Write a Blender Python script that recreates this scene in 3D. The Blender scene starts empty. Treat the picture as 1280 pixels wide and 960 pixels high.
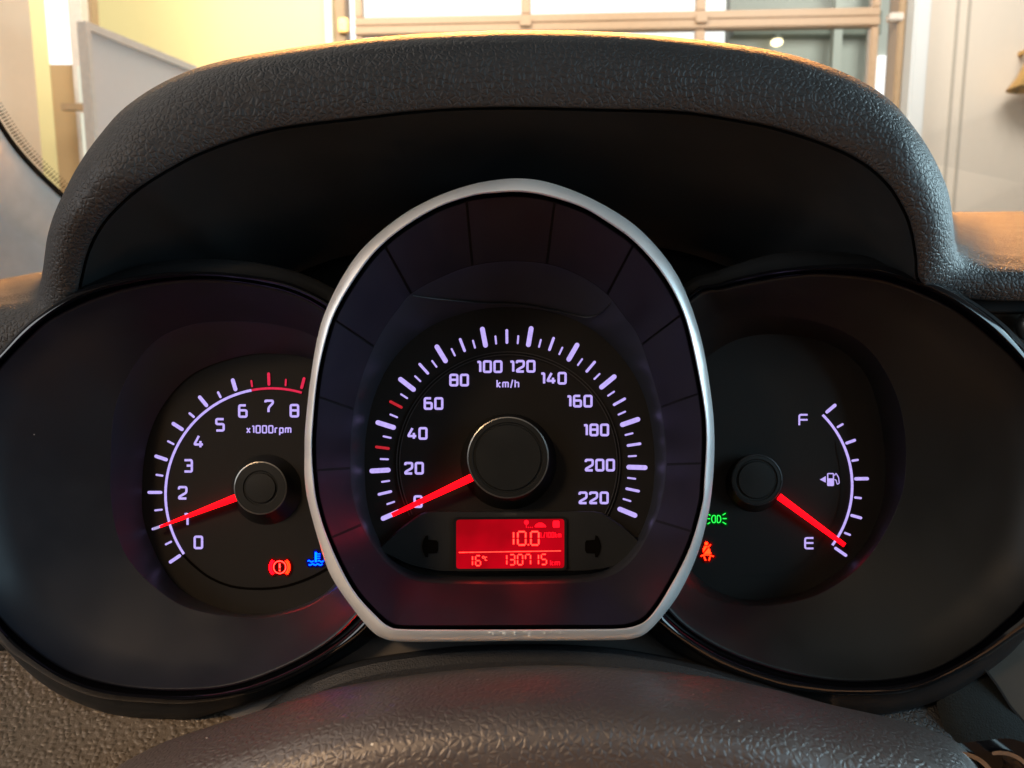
import bpy, bmesh, math, random
from mathutils import Vector, Matrix
R = math.radians
sc = bpy.context.scene
COL = sc.collection
random.seed(7)

# ---------------------------------------------------------------- camera
F = 924.4                       # focal length in pixels of the 1280x960 photograph
PITCH = R(8.0)
CAM = Vector((0.0, 0.0, 1.10))
FW = Vector((0, math.cos(PITCH), -math.sin(PITCH)))
UP = Vector((0, math.sin(PITCH), math.cos(PITCH)))
RT = Vector((1, 0, 0))
cd = bpy.data.cameras.new('camera')
cd.lens = 26.0; cd.sensor_width = 36.0
cd.clip_start = 0.01; cd.clip_end = 200
cd.dof.use_dof = True; cd.dof.focus_distance = 0.283; cd.dof.aperture_fstop = 17.0
cam = bpy.data.objects.new('camera', cd); COL.objects.link(cam)
cam.location = CAM; cam.rotation_euler = (R(90) - PITCH, 0, 0)
sc.camera = cam

# ---------------------------------------------------------------- world, lamps, exposure
w = bpy.data.worlds.new('World'); sc.world = w; w.use_nodes = True
bg = w.node_tree.nodes['Background']
bg.inputs[0].default_value = (1.0, 0.93, 0.86, 1); bg.inputs[1].default_value = 0.07
sc.view_settings.view_transform = 'Standard'; sc.view_settings.look = 'None'
sc.view_settings.exposure = 0.0; sc.view_settings.gamma = 1.0

def area(name, loc, target, size, power, color, sy=None, spread=180):
    l = bpy.data.lights.new(name, 'AREA'); l.energy = power; l.color = color
    l.spread = R(spread); l.shape = 'RECTANGLE'; l.size = size; l.size_y = sy or size
    o = bpy.data.objects.new(name, l); COL.objects.link(o); o.location = loc
    d = Vector(target) - Vector(loc)
    o.rotation_euler = d.to_track_quat('-Z', 'Y').to_euler()
    return o
TGT = (0, 0.28, 1.08)
area('showroom_ceiling_light', (0.1, 3.3, 2.85), (0.0, 0.35, 1.05), 3.4, 120, (1.0, 0.40, 0.10), 0.6, 50)
area('window_light_front_right', (1.5, 0.75, 1.45), (0.10, 0.28, 1.12), 0.6, 20, (0.62, 0.90, 1.0), 0.5)
area('window_light_right', (1.15, -0.15, 1.35), (0.0, 0.28, 1.12), 0.9, 12, (0.54, 0.83, 1.0), 0.6)
area('window_light_left', (-1.1, -0.2, 1.40), (0.0, 0.28, 1.12), 0.9, 7, (0.94, 0.97, 1.0), 0.6)
area('warm_light_behind', (-0.1, -0.5, 2.10), (-0.05, 0.22, 1.0), 1.2, 1.6, (1.0, 0.86, 0.70), 0.8)
sl_ = bpy.data.lights.new('warm_fill_spot', 'SPOT'); sl_.energy = 70; sl_.color = (1.0, 0.62, 0.32)  # added spot that warms the lower-left panel and column cover; source invented
sl_.spot_size = R(20); sl_.spot_blend = .9; sl_.shadow_soft_size = .12
so_ = bpy.data.objects.new('warm_fill_spot', sl_); COL.objects.link(so_); so_.location = (-0.75, -0.55, 1.75)
so_.rotation_euler = (Vector((-.08, .17, .93)) - so_.location).to_track_quat('-Z', 'Y').to_euler()
area('roof_light', (-1.0, 2.8, 3.7), (-1.2, 4.4, 1.7), 2.6, 112, (1.0, 0.90, 0.76), 0.8)
area('roof_light', (1.9, 2.4, 3.6), (2.2, 4.4, 1.6), 1.6, 70, (1.0, 0.93, 0.84), 0.8)
area('roof_light', (-2.0, 1.0, 3.4), (-1.7, 2.6, 1.5), 1.2, 30, (1.0, 0.90, 0.80), 0.8)
area('hall_fill', (4.2, 6.5, 4.5), (4.2, 9.5, 3.0), 2.0, 90, (0.95, 1.0, 0.92), 2.0)  # added fill light, only there to brighten the neighbouring hall

# ---------------------------------------------------------------- helpers
def at(px, py, d):
    return CAM + FW * d + RT * ((px - 640) * d / F) + UP * ((480 - py) * d / F)

def nt_of(name):
    m = bpy.data.materials.new(name); m.use_nodes = True
    nt = m.node_tree; b = nt.nodes['Principled BSDF']
    return m, nt, b

def plastic(name, col, rough=0.5, spec=0.5, metal=0.0, bump=0.0, bscale=4000, vary=0.15, coat=0.0, dust=0.0):
    m, nt, b = nt_of(name); N = nt.nodes; L = nt.links
    geo = N.new('ShaderNodeNewGeometry')
    nz = N.new('ShaderNodeTexNoise'); nz.inputs['Scale'].default_value = 60; nz.inputs['Detail'].default_value = 5
    L.new(geo.outputs['Position'], nz.inputs['Vector'])
    mr = N.new('ShaderNodeMapRange'); mr.inputs['From Min'].default_value = .3; mr.inputs['From Max'].default_value = .7
    mr.inputs['To Min'].default_value = rough - 0.06; mr.inputs['To Max'].default_value = rough + 0.06
    L.new(nz.outputs['Fac'], mr.inputs['Value']); L.new(mr.outputs['Result'], b.inputs['Roughness'])
    mx = N.new('ShaderNodeMix'); mx.data_type = 'RGBA'
    mx.inputs[6].default_value = (*[c * (1 - vary) for c in col], 1); mx.inputs[7].default_value = (*[min(1, c * (1 + vary)) for c in col], 1)
    L.new(nz.outputs['Fac'], mx.inputs[0])
    out = mx.outputs[2]
    if dust > 0:
        v = N.new('ShaderNodeTexVoronoi'); v.inputs['Scale'].default_value = 130
        L.new(geo.outputs['Position'], v.inputs['Vector'])
        lt = N.new('ShaderNodeMath'); lt.operation = 'LESS_THAN'; lt.inputs[1].default_value = 0.035
        L.new(v.outputs['Distance'], lt.inputs[0])
        sp = N.new('ShaderNodeSeparateColor'); L.new(v.outputs['Color'], sp.inputs[0])
        gt = N.new('ShaderNodeMath'); gt.operation = 'GREATER_THAN'; gt.inputs[1].default_value = 1 - dust
        L.new(sp.outputs[0], gt.inputs[0])
        mu = N.new('ShaderNodeMath'); mu.operation = 'MULTIPLY'; L.new(lt.outputs[0], mu.inputs[0]); L.new(gt.outputs[0], mu.inputs[1])
        m2 = N.new('ShaderNodeMix'); m2.data_type = 'RGBA'; L.new(mu.outputs[0], m2.inputs[0]); L.new(out, m2.inputs[6])
        m2.inputs[7].default_value = (.35, .33, .3, 1); out = m2.outputs[2]
    L.new(out, b.inputs['Base Color'])
    b.inputs['Specular IOR Level'].default_value = spec; b.inputs['Metallic'].default_value = metal
    b.inputs['Coat Weight'].default_value = coat; b.inputs['Coat Roughness'].default_value = 0.08
    if bump > 0:
        n2 = N.new('ShaderNodeTexNoise'); n2.inputs['Scale'].default_value = bscale; n2.inputs['Detail'].default_value = 2
        L.new(geo.outputs['Position'], n2.inputs['Vector'])
        bp = N.new('ShaderNodeBump'); bp.inputs['Strength'].default_value = 0.6; bp.inputs['Distance'].default_value = bump
        L.new(n2.outputs['Fac'], bp.inputs['Height']); L.new(bp.outputs['Normal'], b.inputs['Normal'])
    return m

def leather(name, col, rough=0.42, scale=560, dist=0.0005, spec=0.5, soft=0.32, stretch=(1, 1, 1), dust=0.0, pebble=False):
    m, nt, b = nt_of(name); N = nt.nodes; L = nt.links
    geo = N.new('ShaderNodeNewGeometry')
    vm = N.new('ShaderNodeVectorMath'); vm.operation = 'MULTIPLY'; vm.inputs[1].default_value = stretch
    L.new(geo.outputs['Position'], vm.inputs[0])
    wz = N.new('ShaderNodeTexNoise'); wz.inputs['Scale'].default_value = scale * 0.6; wz.inputs['Detail'].default_value = 2
    L.new(vm.outputs[0], wz.inputs['Vector'])
    sb = N.new('ShaderNodeVectorMath'); sb.operation = 'SUBTRACT'; sb.inputs[1].default_value = (.5, .5, .5)
    L.new(wz.outputs['Color'], sb.inputs[0])
    sl = N.new('ShaderNodeVectorMath'); sl.operation = 'SCALE'; sl.inputs['Scale'].default_value = .7 / scale
    L.new(sb.outputs[0], sl.inputs[0])
    ad = N.new('ShaderNodeVectorMath'); ad.operation = 'ADD'; L.new(vm.outputs[0], ad.inputs[0]); L.new(sl.outputs[0], ad.inputs[1])
    vo = N.new('ShaderNodeTexVoronoi'); vo.inputs['Scale'].default_value = scale
    mr = N.new('ShaderNodeMapRange'); mr.interpolation_type = 'SMOOTHERSTEP'
    if pebble:
        vo.feature = 'SMOOTH_F1'; vo.inputs['Smoothness'].default_value = .25
        mr.inputs['From Min'].default_value = .75; mr.inputs['From Max'].default_value = .05
    else:
        vo.feature = 'DISTANCE_TO_EDGE'; mr.inputs['From Max'].default_value = soft
    L.new(ad.outputs[0], vo.inputs['Vector']); L.new(vo.outputs['Distance'], mr.inputs['Value'])
    v2 = N.new('ShaderNodeTexNoise'); v2.inputs['Scale'].default_value = scale * .8; v2.inputs['Detail'].default_value = 2
    L.new(vm.outputs[0], v2.inputs['Vector'])
    ma = N.new('ShaderNodeMath'); ma.operation = 'MULTIPLY_ADD'; ma.inputs[1].default_value = .9
    L.new(v2.outputs['Fac'], ma.inputs[0]); L.new(mr.outputs['Result'], ma.inputs[2])
    fn = N.new('ShaderNodeTexNoise'); fn.inputs['Scale'].default_value = scale * 5; fn.inputs['Detail'].default_value = 2
    L.new(geo.outputs['Position'], fn.inputs['Vector'])
    m3 = N.new('ShaderNodeMath'); m3.operation = 'MULTIPLY_ADD'; m3.inputs[1].default_value = 0.12
    L.new(fn.outputs['Fac'], m3.inputs[0]); L.new(ma.outputs[0], m3.inputs[2])
    bp = N.new('ShaderNodeBump'); bp.inputs['Strength'].default_value = 0.75; bp.inputs['Distance'].default_value = dist
    L.new(m3.outputs[0], bp.inputs['Height']); L.new(bp.outputs['Normal'], b.inputs['Normal'])
    big = N.new('ShaderNodeTexNoise'); big.inputs['Scale'].default_value = 35; big.inputs['Detail'].default_value = 5
    L.new(geo.outputs['Position'], big.inputs['Vector'])
    mx = N.new('ShaderNodeMix'); mx.data_type = 'RGBA'; L.new(big.outputs['Fac'], mx.inputs[0])
    mx.inputs[6].default_value = (*[c * .8 for c in col], 1); mx.inputs[7].default_value = (*[c * 1.2 for c in col], 1)
    out = mx.outputs[2]
    if dust > 0:
        v = N.new('ShaderNodeTexVoronoi'); v.inputs['Scale'].default_value = 110
        L.new(geo.outputs['Position'], v.inputs['Vector'])
        lt = N.new('ShaderNodeMath'); lt.operation = 'LESS_THAN'; lt.inputs[1].default_value = 0.04
        L.new(v.outputs['Distance'], lt.inputs[0])
        sp = N.new('ShaderNodeSeparateColor'); L.new(v.outputs['Color'], sp.inputs[0])
        gt = N.new('ShaderNodeMath'); gt.operation = 'GREATER_THAN'; gt.inputs[1].default_value = 1 - dust
        L.new(sp.outputs[0], gt.inputs[0])
        mu = N.new('ShaderNodeMath'); mu.operation = 'MULTIPLY'; L.new(lt.outputs[0], mu.inputs[0]); L.new(gt.outputs[0], mu.inputs[1])
        m2 = N.new('ShaderNodeMix'); m2.data_type = 'RGBA'; L.new(mu.outputs[0], m2.inputs[0]); L.new(out, m2.inputs[6])
        m2.inputs[7].default_value = (.4, .38, .34, 1); out = m2.outputs[2]
    L.new(out, b.inputs['Base Color'])
    r2 = N.new('ShaderNodeMapRange'); r2.inputs['To Min'].default_value = rough - .08; r2.inputs['To Max'].default_value = rough + .1
    L.new(big.outputs['Fac'], r2.inputs['Value']); L.new(r2.outputs['Result'], b.inputs['Roughness'])
    b.inputs['Specular IOR Level'].default_value = spec
    return m

def glow(name, col, strength, vary=0.12, scale=900):
    m, nt, b = nt_of(name); N = nt.nodes; L = nt.links
    b.inputs['Base Color'].default_value = (*[c * .02 for c in col], 1); b.inputs['Roughness'].default_value = .6; b.inputs['Specular IOR Level'].default_value = .08
    geo = N.new('ShaderNodeNewGeometry'); nz = N.new('ShaderNodeTexNoise'); nz.inputs['Scale'].default_value = scale
    L.new(geo.outputs['Position'], nz.inputs['Vector'])
    mr = N.new('ShaderNodeMapRange'); mr.inputs['From Min'].default_value = .3; mr.inputs['From Max'].default_value = .7
    mr.inputs['To Min'].default_value = strength * (1 - vary); mr.inputs['To Max'].default_value = strength * (1 + vary)
    L.new(nz.outputs['Fac'], mr.inputs['Value'])
    b.inputs['Emission Color'].default_value = (*col, 1); L.new(mr.outputs['Result'], b.inputs['Emission Strength'])
    return m

def glass(name, tint=(1, 1, 1), amount=0.06, rough=0.02):
    m, nt, b = nt_of(name); N = nt.nodes; L = nt.links; N.remove(b)
    t = N.new('ShaderNodeBsdfTransparent'); t.inputs[0].default_value = (*tint, 1)
    g = N.new('ShaderNodeBsdfGlossy'); g.inputs['Roughness'].default_value = rough
    fr = N.new('ShaderNodeFresnel'); fr.inputs[0].default_value = 1.2
    mx = N.new('ShaderNodeMixShader'); mu = N.new('ShaderNodeMath'); mu.operation = 'MULTIPLY'; mu.inputs[1].default_value = amount * 10
    L.new(fr.outputs[0], mu.inputs[0]); L.new(mu.outputs[0], mx.inputs[0]); L.new(t.outputs[0], mx.inputs[1]); L.new(g.outputs[0], mx.inputs[2])
    L.new(mx.outputs[0], N['Material Output'].inputs[0])
    return m

M = {}
M['hood'] = leather('hood_leather', (.026, .026, .027), rough=.56, scale=540, dist=.00033, soft=.26, dust=.14, spec=.34)
M['dash'] = leather('dash_leather', (.095, .078, .060), rough=.44, scale=500, dist=.00050, pebble=True, spec=.5)
M['seam'] = leather('seam_leather', (.010, .011, .013), rough=.6, scale=1000, dist=.0001, spec=.25)
M['column'] = leather('column_cover_grain', (.046, .034, .031), rough=.5, scale=460, dist=.00018, soft=.35, spec=.55, dust=.25)
_b = M['column'].node_tree.nodes['Principled BSDF']; _b.inputs['Coat Weight'].default_value = .7; _b.inputs['Coat Roughness'].default_value = .42; _cl = M['column'].node_tree; _cl.links.new(_b.inputs['Normal'].links[0].from_socket, _b.inputs['Coat Normal'])
M['black'] = plastic('matte_black_plastic', (.004, .0045, .005), rough=.6, spec=.28, bump=.00002)
M['lining'] = plastic('hood_lining_black', (.013, .0145, .0155), rough=.6, spec=.25, bump=.00002, dust=.05)
M['gloss'] = plastic('piano_black', (.003, .003, .004), rough=.1, spec=.5, vary=.1)
M['funnel'] = plastic('funnel_black', (.0085, .0105, .0165), rough=.46, spec=.30, bump=.00003, bscale=3000, dust=.06)
M['funnel_warm'] = plastic('funnel_black_right', (.0065, .0070, .0066), rough=.5, spec=.26, bump=.00003, bscale=3000, dust=.04)
M['panel'] = plastic('funnel_panel_black', (.0095, .0090, .0150), rough=.40, spec=.40, bump=.00001, dust=.06)
M['cone'] = plastic('inner_cone_black', (.018, .021, .028), rough=.42, spec=.4)
M['dial'] = plastic('dial_black', (.009, .0085, .008), rough=.6, spec=.25, bump=.00001)
M['cap'] = plastic('needle_cap_black', (.008, .009, .0085), rough=.5, spec=.35, bump=.00001)
M['groove_dark'] = plastic('groove_dark', (.003, .0025, .002), rough=.9, spec=.02)
M['housing'] = plastic('display_housing', (.009, .0105, .012), rough=.5, spec=.4, bump=.00001)
M['ring'] = plastic('thin_silver_ring', (.22, .22, .21), rough=.35, metal=.8)
M['dimring'] = plastic('thin_grey_ring', (.06, .06, .065), rough=.4, metal=.5)
M['silver'] = plastic('satin_silver_paint', (.78, .79, .79), rough=.38, metal=.55, bump=.00001, bscale=6000, dust=.5, vary=.05)
M['trim'] = plastic('grey_trim_plastic', (.035, .034, .034), rough=.5, bump=.00002)
M['shell'] = plastic('shell_plastic', (.007, .008, .009), rough=.5, spec=.3, bump=.00002)
M['brown'] = plastic('brown_trim_plastic', (.045, .033, .022), rough=.65, spec=.2)
M['chrome'] = plastic('chrome_collar', (.5, .48, .45), rough=.18, metal=1.0)
WHITE = (.56, .44, 1.0)
M['mark'] = glow('backlit_mark', WHITE, 1.0, .10)
M['mark_dim'] = glow('backlit_mark_dim', WHITE, .52, .25)
M['mark_red'] = glow('backlit_red_mark', (.85, .03, .05), .62)
M['tach_red'] = glow('backlit_redline', (1.0, .03, .10), .75)
M['needle'] = glow('lit_red_needle', (1.0, .0012, .0045), 4.0, .05)
M['needle_tip'] = glow('needle_tip', (.5, .42, .75), .9)
M['lcd'] = glow('display_red', (1.0, .0, .014), .46, .28, 70)
M['lcd_halo'] = glow('display_painted_halo', (1.0, .0, .012), .85)  # glow painted around the display digits
M['lcd_seg'] = glow('display_segment', (1.0, .019, .012), 8.0, .2)
M['lcd_soft'] = glow('display_symbol', (1.0, .004, .012), 2.5, .1)
M['amber'] = glow('warning_amber', (1.0, .007, .001), 24)
M['red'] = glow('warning_red', (1.0, .0085, .0060), 26)
M['pink'] = glow('warning_red_side', (1.0, .0005, .0025), 22)
M['blue'] = glow('coolant_blue', (.0, .025, 1.0), 18)
M['green'] = glow('lamp_green', (.006, .24, .02), 6)

def obj(name, bm_or_me, mat=None, parent=None, root=None, smooth=True, angle=35, recalc=False):
    if isinstance(bm_or_me, bmesh.types.BMesh):
        if recalc: bmesh.ops.recalc_face_normals(bm_or_me, faces=bm_or_me.faces)
        me = bpy.data.meshes.new(name); bm_or_me.to_mesh(me); bm_or_me.free()
    else: me = bm_or_me
    if root is not None:
        me.transform(Matrix.Translation(-Vector(root)))
    if mat is not None and not me.materials: me.materials.append(mat)
    if smooth:
        for p in me.polygons: p.use_smooth = True
        me.set_sharp_from_angle(angle=R(angle))
    o = bpy.data.objects.new(name, me); COL.objects.link(o)
    if parent is not None: o.parent = parent
    return o

def thing(name, label, cat, loc):
    o = bpy.data.objects.new(name, None); COL.objects.link(o); o.location = loc
    o.empty_display_size = .02; o['label'] = label; o['category'] = cat; o['kind'] = 'thing'
    return o

def spline(P, closed=True, n=12):
    out = []; N = len(P); rng = range(N if closed else N - 1)
    g = (lambda i: P[i % N]) if closed else (lambda i: P[max(0, min(N - 1, i))])
    for i in rng:
        a, b, c, d = g(i - 1), g(i), g(i + 1), g(i + 2)
        for k in range(n):
            t = k / n
            out.append(tuple(.5 * (2 * b[j] + (c[j] - a[j]) * t + (2 * a[j] - 5 * b[j] + 4 * c[j] - d[j]) * t * t
                                   + (3 * b[j] - a[j] - 3 * c[j] + d[j]) * t ** 3) for j in range(len(b))))
    if not closed: out.append(tuple(P[-1]))
    return out

class Polar:
    """outline as radius over angle round a centre, in photograph pixels"""
    def __init__(s, P, c, n=240, sm=True):
        s.c = c; s.n = n
        D = spline(P) if sm else [(P[i][0] + (P[(i + 1) % len(P)][0] - P[i][0]) * k / 16, P[i][1] + (P[(i + 1) % len(P)][1] - P[i][1]) * k / 16) for i in range(len(P)) for k in range(16)]
        A = sorted(((math.atan2(-(y - c[1]), x - c[0]) % (2 * math.pi)), math.hypot(x - c[0], y - c[1])) for x, y in D)
        A = [(A[-1][0] - 2 * math.pi, A[-1][1])] + A + [(A[0][0] + 2 * math.pi, A[0][1])]
        s.A = A; s.r = [s.at(2 * math.pi * i / n) for i in range(n)]
    def at(s, th):
        th %= 2 * math.pi; A = s.A; lo, hi = 0, len(A) - 1
        while hi - lo > 1:
            m = (lo + hi) // 2
            if A[m][0] <= th: lo = m
            else: hi = m
        d = A[hi][0] - A[lo][0]
        return A[lo][1] + (A[hi][1] - A[lo][1]) * ((th - A[lo][0]) / d if d > 1e-9 else 0)
    def pts(s, off=0.0, other=None, f=0.0):
        out = []
        for i in range(s.n):
            r = s.r[i]
            if other is not None: r = r * (1 - f) + other.r[i] * f
            r += off; th = 2 * math.pi * i / s.n
            out.append((s.c[0] + r * math.cos(th), s.c[1] - r * math.sin(th)))
        return out

def circle(cx, cy, r, n=72, ry=None):
    ry = ry or r
    return [(cx + r * math.cos(2 * math.pi * i / n), cy - ry * math.sin(2 * math.pi * i / n)) for i in range(n)]

CLIP = None
def ring_loft(loops, cap=False, cap_back=False, bm=None, clip=False):
    """loops: list of (pixel outline, depth)"""
    bm = bm or bmesh.new(); V = []
    for P, d in loops:
        V.append([bm.verts.new(at(x, y, d(x, y) if callable(d) else d)) for x, y in P])
    n = len(V[0])
    hid = [[clip and inside(x, y) for x, y in P] for P, d in loops]
    for (a, b), (ha, hb) in zip(zip(V, V[1:]), zip(hid, hid[1:])):
        for i in range(n):
            k = (i + 1) % n
            if ha[i] and ha[k] and hb[i] and hb[k]: continue
            bm.faces.new((a[i], a[(i + 1) % n], b[(i + 1) % n], b[i]))
    if cap: bm.faces.new(V[-1])
    if cap_back: bm.faces.new(list(reversed(V[0])))
    if clip: bmesh.ops.delete(bm, geom=[v for v in bm.verts if not v.link_faces], context='VERTS')
    return bm

def strip(rows, bm=None):
    bm = bm or bmesh.new()
    V = [[bm.verts.new(p) for p in r] for r in rows]
    for a, b in zip(V, V[1:]):
        for i in range(len(a) - 1): bm.faces.new((a[i], a[i + 1], b[i + 1], b[i]))
    return bm

def fillet(P, r, closed=False, k=4):
    if r <= 0 or len(P) < 3: return list(P)
    out = []; n = len(P)
    for i, p in enumerate(P):
        if not closed and i in (0, n - 1): out.append(p); continue
        a, b = P[(i - 1) % n], P[(i + 1) % n]
        la = math.hypot(a[0] - p[0], a[1] - p[1]); lb = math.hypot(b[0] - p[0], b[1] - p[1])
        rr = min(r, la * .48, lb * .48)
        s = (p[0] + (a[0] - p[0]) / la * rr, p[1] + (a[1] - p[1]) / la * rr)
        e = (p[0] + (b[0] - p[0]) / lb * rr, p[1] + (b[1] - p[1]) / lb * rr)
        for j in range(k + 1):
            t = j / k
            out.append(tuple(s[q] * (1 - t) ** 2 + 2 * p[q] * t * (1 - t) + e[q] * t * t for q in (0, 1)))
    return out

def stroke(bm, P, w, d, th=.0003, closed=False, caps=True, w2=None, mi=0):
    """a bar of width w pixels along the pixel polyline P, front at depth d, th metres thick"""
    n = len(P); L, Rr = [], []
    for i in range(n):
        if closed: a, b = P[(i - 1) % n], P[(i + 1) % n]
        else: a, b = P[max(0, i - 1)], P[min(n - 1, i + 1)]
        p = P[i]
        d1 = (p[0] - a[0], p[1] - a[1]); d2 = (b[0] - p[0], b[1] - p[1])
        if d1 == (0, 0): d1 = d2
        if d2 == (0, 0): d2 = d1
        l1 = math.hypot(*d1); l2 = math.hypot(*d2)
        n1 = (-d1[1] / l1, d1[0] / l1); n2 = (-d2[1] / l2, d2[0] / l2)
        mx, my = n1[0] + n2[0], n1[1] + n2[1]; ml = math.hypot(mx, my) or 1; mx /= ml; my /= ml
        k = min(1.8, 1 / max(.3, mx * n1[0] + my * n1[1]))
        ww = w if w2 is None else w + (w2 - w) * i / (n - 1)
        L.append((p[0] + mx * ww / 2 * k, p[1] + my * ww / 2 * k)); Rr.append((p[0] - mx * ww / 2 * k, p[1] - my * ww / 2 * k))
    fv = lambda q: bm.verts.new(at(q[0], q[1], d)); bv = lambda q: bm.verts.new(at(q[0], q[1], d + th))
    Lf = [fv(q) for q in L]; Rf = [fv(q) for q in Rr]; Lb = [bv(q) for q in L]; Rb = [bv(q) for q in Rr]
    fs = []
    m = n if closed else n - 1
    for i in range(m):
        j = (i + 1) % n
        fs.append(bm.faces.new((Lf[i], Lf[j], Rf[j], Rf[i])))
        fs.append(bm.faces.new((Lf[j], Lf[i], Lb[i], Lb[j]))); fs.append(bm.faces.new((Rf[i], Rf[j], Rb[j], Rb[i])))
    if not closed:
        for end in (0, n - 1):
            c = P[end]; a = Rr[end] if end == 0 else L[end]; s = Lf[end], Rf[end]
            if caps:
                ang0 = math.atan2(a[1] - c[1], a[0] - c[0]); rad = math.hypot(a[0] - c[0], a[1] - c[1]); sg = -1
                # half disc from one side round to the other
                o = P[1] if end == 0 else P[n - 2]
                for sg in (1, -1):
                    mx = c[0] + rad * math.cos(ang0 + sg * math.pi / 2); my = c[1] + rad * math.sin(ang0 + sg * math.pi / 2)
                    if (mx - c[0]) * (o[0] - c[0]) + (my - c[1]) * (o[1] - c[1]) < 0: break
                arc = [(c[0] + rad * math.cos(ang0 + sg * math.pi * k / 6), c[1] + rad * math.sin(ang0 + sg * math.pi * k / 6)) for k in range(1, 6)]
                first, last = (Rf[0], Lf[0]) if end == 0 else (Lf[-1], Rf[-1])
                firstb, lastb = (Rb[0], Lb[0]) if end == 0 else (Lb[-1], Rb[-1])
                A = [first] + [fv(q) for q in arc] + [last]; B = [firstb] + [bv(q) for q in arc] + [lastb]
                fs.append(bm.faces.new(A))
                for k in range(6): fs.append(bm.faces.new((A[k], A[k + 1], B[k + 1], B[k])))
            else:
                fs.append(bm.faces.new((Lf[end], Rf[end], Rb[end], Lb[end])))
    for f in fs: f.material_index = mi
    return bm

def poly(bm, P, d, th=.0003, mi=0):
    f = [bm.verts.new(at(x, y, d)) for x, y in P]; b = [bm.verts.new(at(x, y, d + th)) for x, y in P]
    fs = [bm.faces.new(f)]
    for i in range(len(P)): fs.append(bm.faces.new((f[i], f[(i + 1) % len(P)], b[(i + 1) % len(P)], b[i])))
    for q in fs: q.material_index = mi
    return bm

def sobj(name, bm, mat, parent, root):      # flat bits: no smoothing
    return obj(name, bm, mat, parent, root, smooth=False, recalc=True)

# stroke font ----------------------------------------------------
G = {
 '0': (1, [([(0, 0), (0, 1), (1, 1), (1, 0)], True)]),
 '1': (.36, [([(-.05, .93), (.36, .98), (.36, 0)], False)]),
 '2': (1, [([(0, .80), (0, 1), (1, 1), (1, .52), (.05, .16), (0, 0), (1, 0)], False)]),
 '3': (1, [([(0, 1), (1, 1), (1, 0), (0, 0)], False), ([(.3, .52), (1, .52)], False)]),
 '4': (1.05, [([(.55, 1), (0, .33), (0, .25), (1.1, .25)], False), ([(.76, .55), (.76, 0)], False)]),
 '5': (1, [([(1, 1), (0, 1), (0, .56), (1, .56), (1, 0), (0, 0)], False)]),
 '6': (1, [([(.9, 1), (0, 1), (0, 0), (1, 0), (1, .56), (0, .56)], False)]),
 '7': (1, [([(0, .85), (0, 1), (1, 1), (1, .78), (.42, .38), (.42, 0)], False)]),
 '8': (1, [([(0, 0), (0, 1), (1, 1), (1, 0)], True), ([(0, .53), (1, .53)], False)]),
 'k': (.8, [([(0, 1.0), (0, 0)], False), ([(.78, .68), (.1, .34), (.8, 0)], False)]),
 'm': (1.35, [([(0, 0), (0, .68), (1.35, .68), (1.35, 0)], False), ([(.68, .68), (.68, 0)], False)]),
 '/': (.5, [([(0, -.08), (.5, 1.05)], False)]),
 'h': (.85, [([(0, 1.0), (0, 0)], False), ([(0, .68), (.85, .68), (.85, 0)], False)]),
 'x': (.8, [([(0, .68), (.8, 0)], False), ([(0, 0), (.8, .68)], False)]),
 'r': (.55, [([(0, 0), (0, .68), (.55, .68)], False)]),
 'p': (.85, [([(0, -.34), (0, .68), (.85, .68), (.85, 0), (0, 0)], False)]),
 'F': (1, [([(1, 1), (0, 1), (0, 0)], False), ([(0, .52), (1, .52)], False)]),
 'E': (1, [([(1, 1), (0, 1), (0, 0), (1, 0)], False), ([(0, .52), (1, .52)], False)]),
 'L': (.8, [([(0, 1), (0, 0), (.8, 0)], False)]),
 'C': (.9, [([(.9, 1), (0, 1), (0, 0), (.9, 0)], False)]),
}
def write(name, txt, cx, cy, h, gw, sw, d, mat, parent, root, gap=None, th=.0003, rot=0, rfil=.22):
    """txt centred on pixel (cx, cy); h, gw centre-line height and width of a digit, sw stroke width"""
    gap = gap if gap is not None else sw * 1.75
    ws = [G[c][0] * gw for c in txt]; tot = sum(ws) + gap * (len(txt) - 1)
    bm = bmesh.new(); x = -tot / 2; k = 0
    for c, wc in zip(txt, ws):
        for P, cl in G[c][1]:
            Q = [(x + p[0] * gw, -(p[1] - .5) * h) for p in P]
            Q = fillet(Q, rfil * gw, cl)
            ca, sa = math.cos(rot), math.sin(rot)
            Q = [(cx + a * ca - b * sa, cy + a * sa + b * ca) for a, b in Q]
            stroke(bm, Q, sw, d - k * .00001, th, closed=cl, caps=False); k += 1
        x += wc + gap
    return sobj(name, bm, mat, parent, root)

SEG = {'a': ((0, 1), (1, 1)), 'b': ((1, 1), (1, .5)), 'c': ((1, .5), (1, 0)), 'd': ((1, 0), (0, 0)), 'e': ((0, 0), (0, .5)), 'f': ((0, .5), (0, 1)), 'g': ((0, .5), (1, .5))}
DG = {'0': 'abcdef', '1': 'bc', '3': 'abcdg', '5': 'acdfg', '6': 'acdefg', '7': 'abcf'}
def seven(name, ch, x, y, wd, h, sw, d, mat, parent, root, with_halo=True):
    if with_halo: seven('painted_digit_glow', ch, x, y, wd, h, sw + 2.2, d + .00008, M['lcd_halo'], parent, root, False)  # wider, dimmer copy behind the digit paints the glow around it
    bm = bmesh.new()
    for s in DG[ch]:
        (x0, y0), (x1, y1) = SEG[s]
        p = (x + x0 * wd, y - y0 * h); q = (x + x1 * wd, y - y1 * h)
        l = math.hypot(q[0] - p[0], q[1] - p[1]); g = .75 / l
        P = [(p[0] + (q[0] - p[0]) * g, p[1] + (q[1] - p[1]) * g), (q[0] - (q[0] - p[0]) * g, q[1] - (q[1] - p[1]) * g)]
        stroke(bm, P, sw, d, .0001, caps=False)
    return sobj(name, bm, mat, parent, root)

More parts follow.
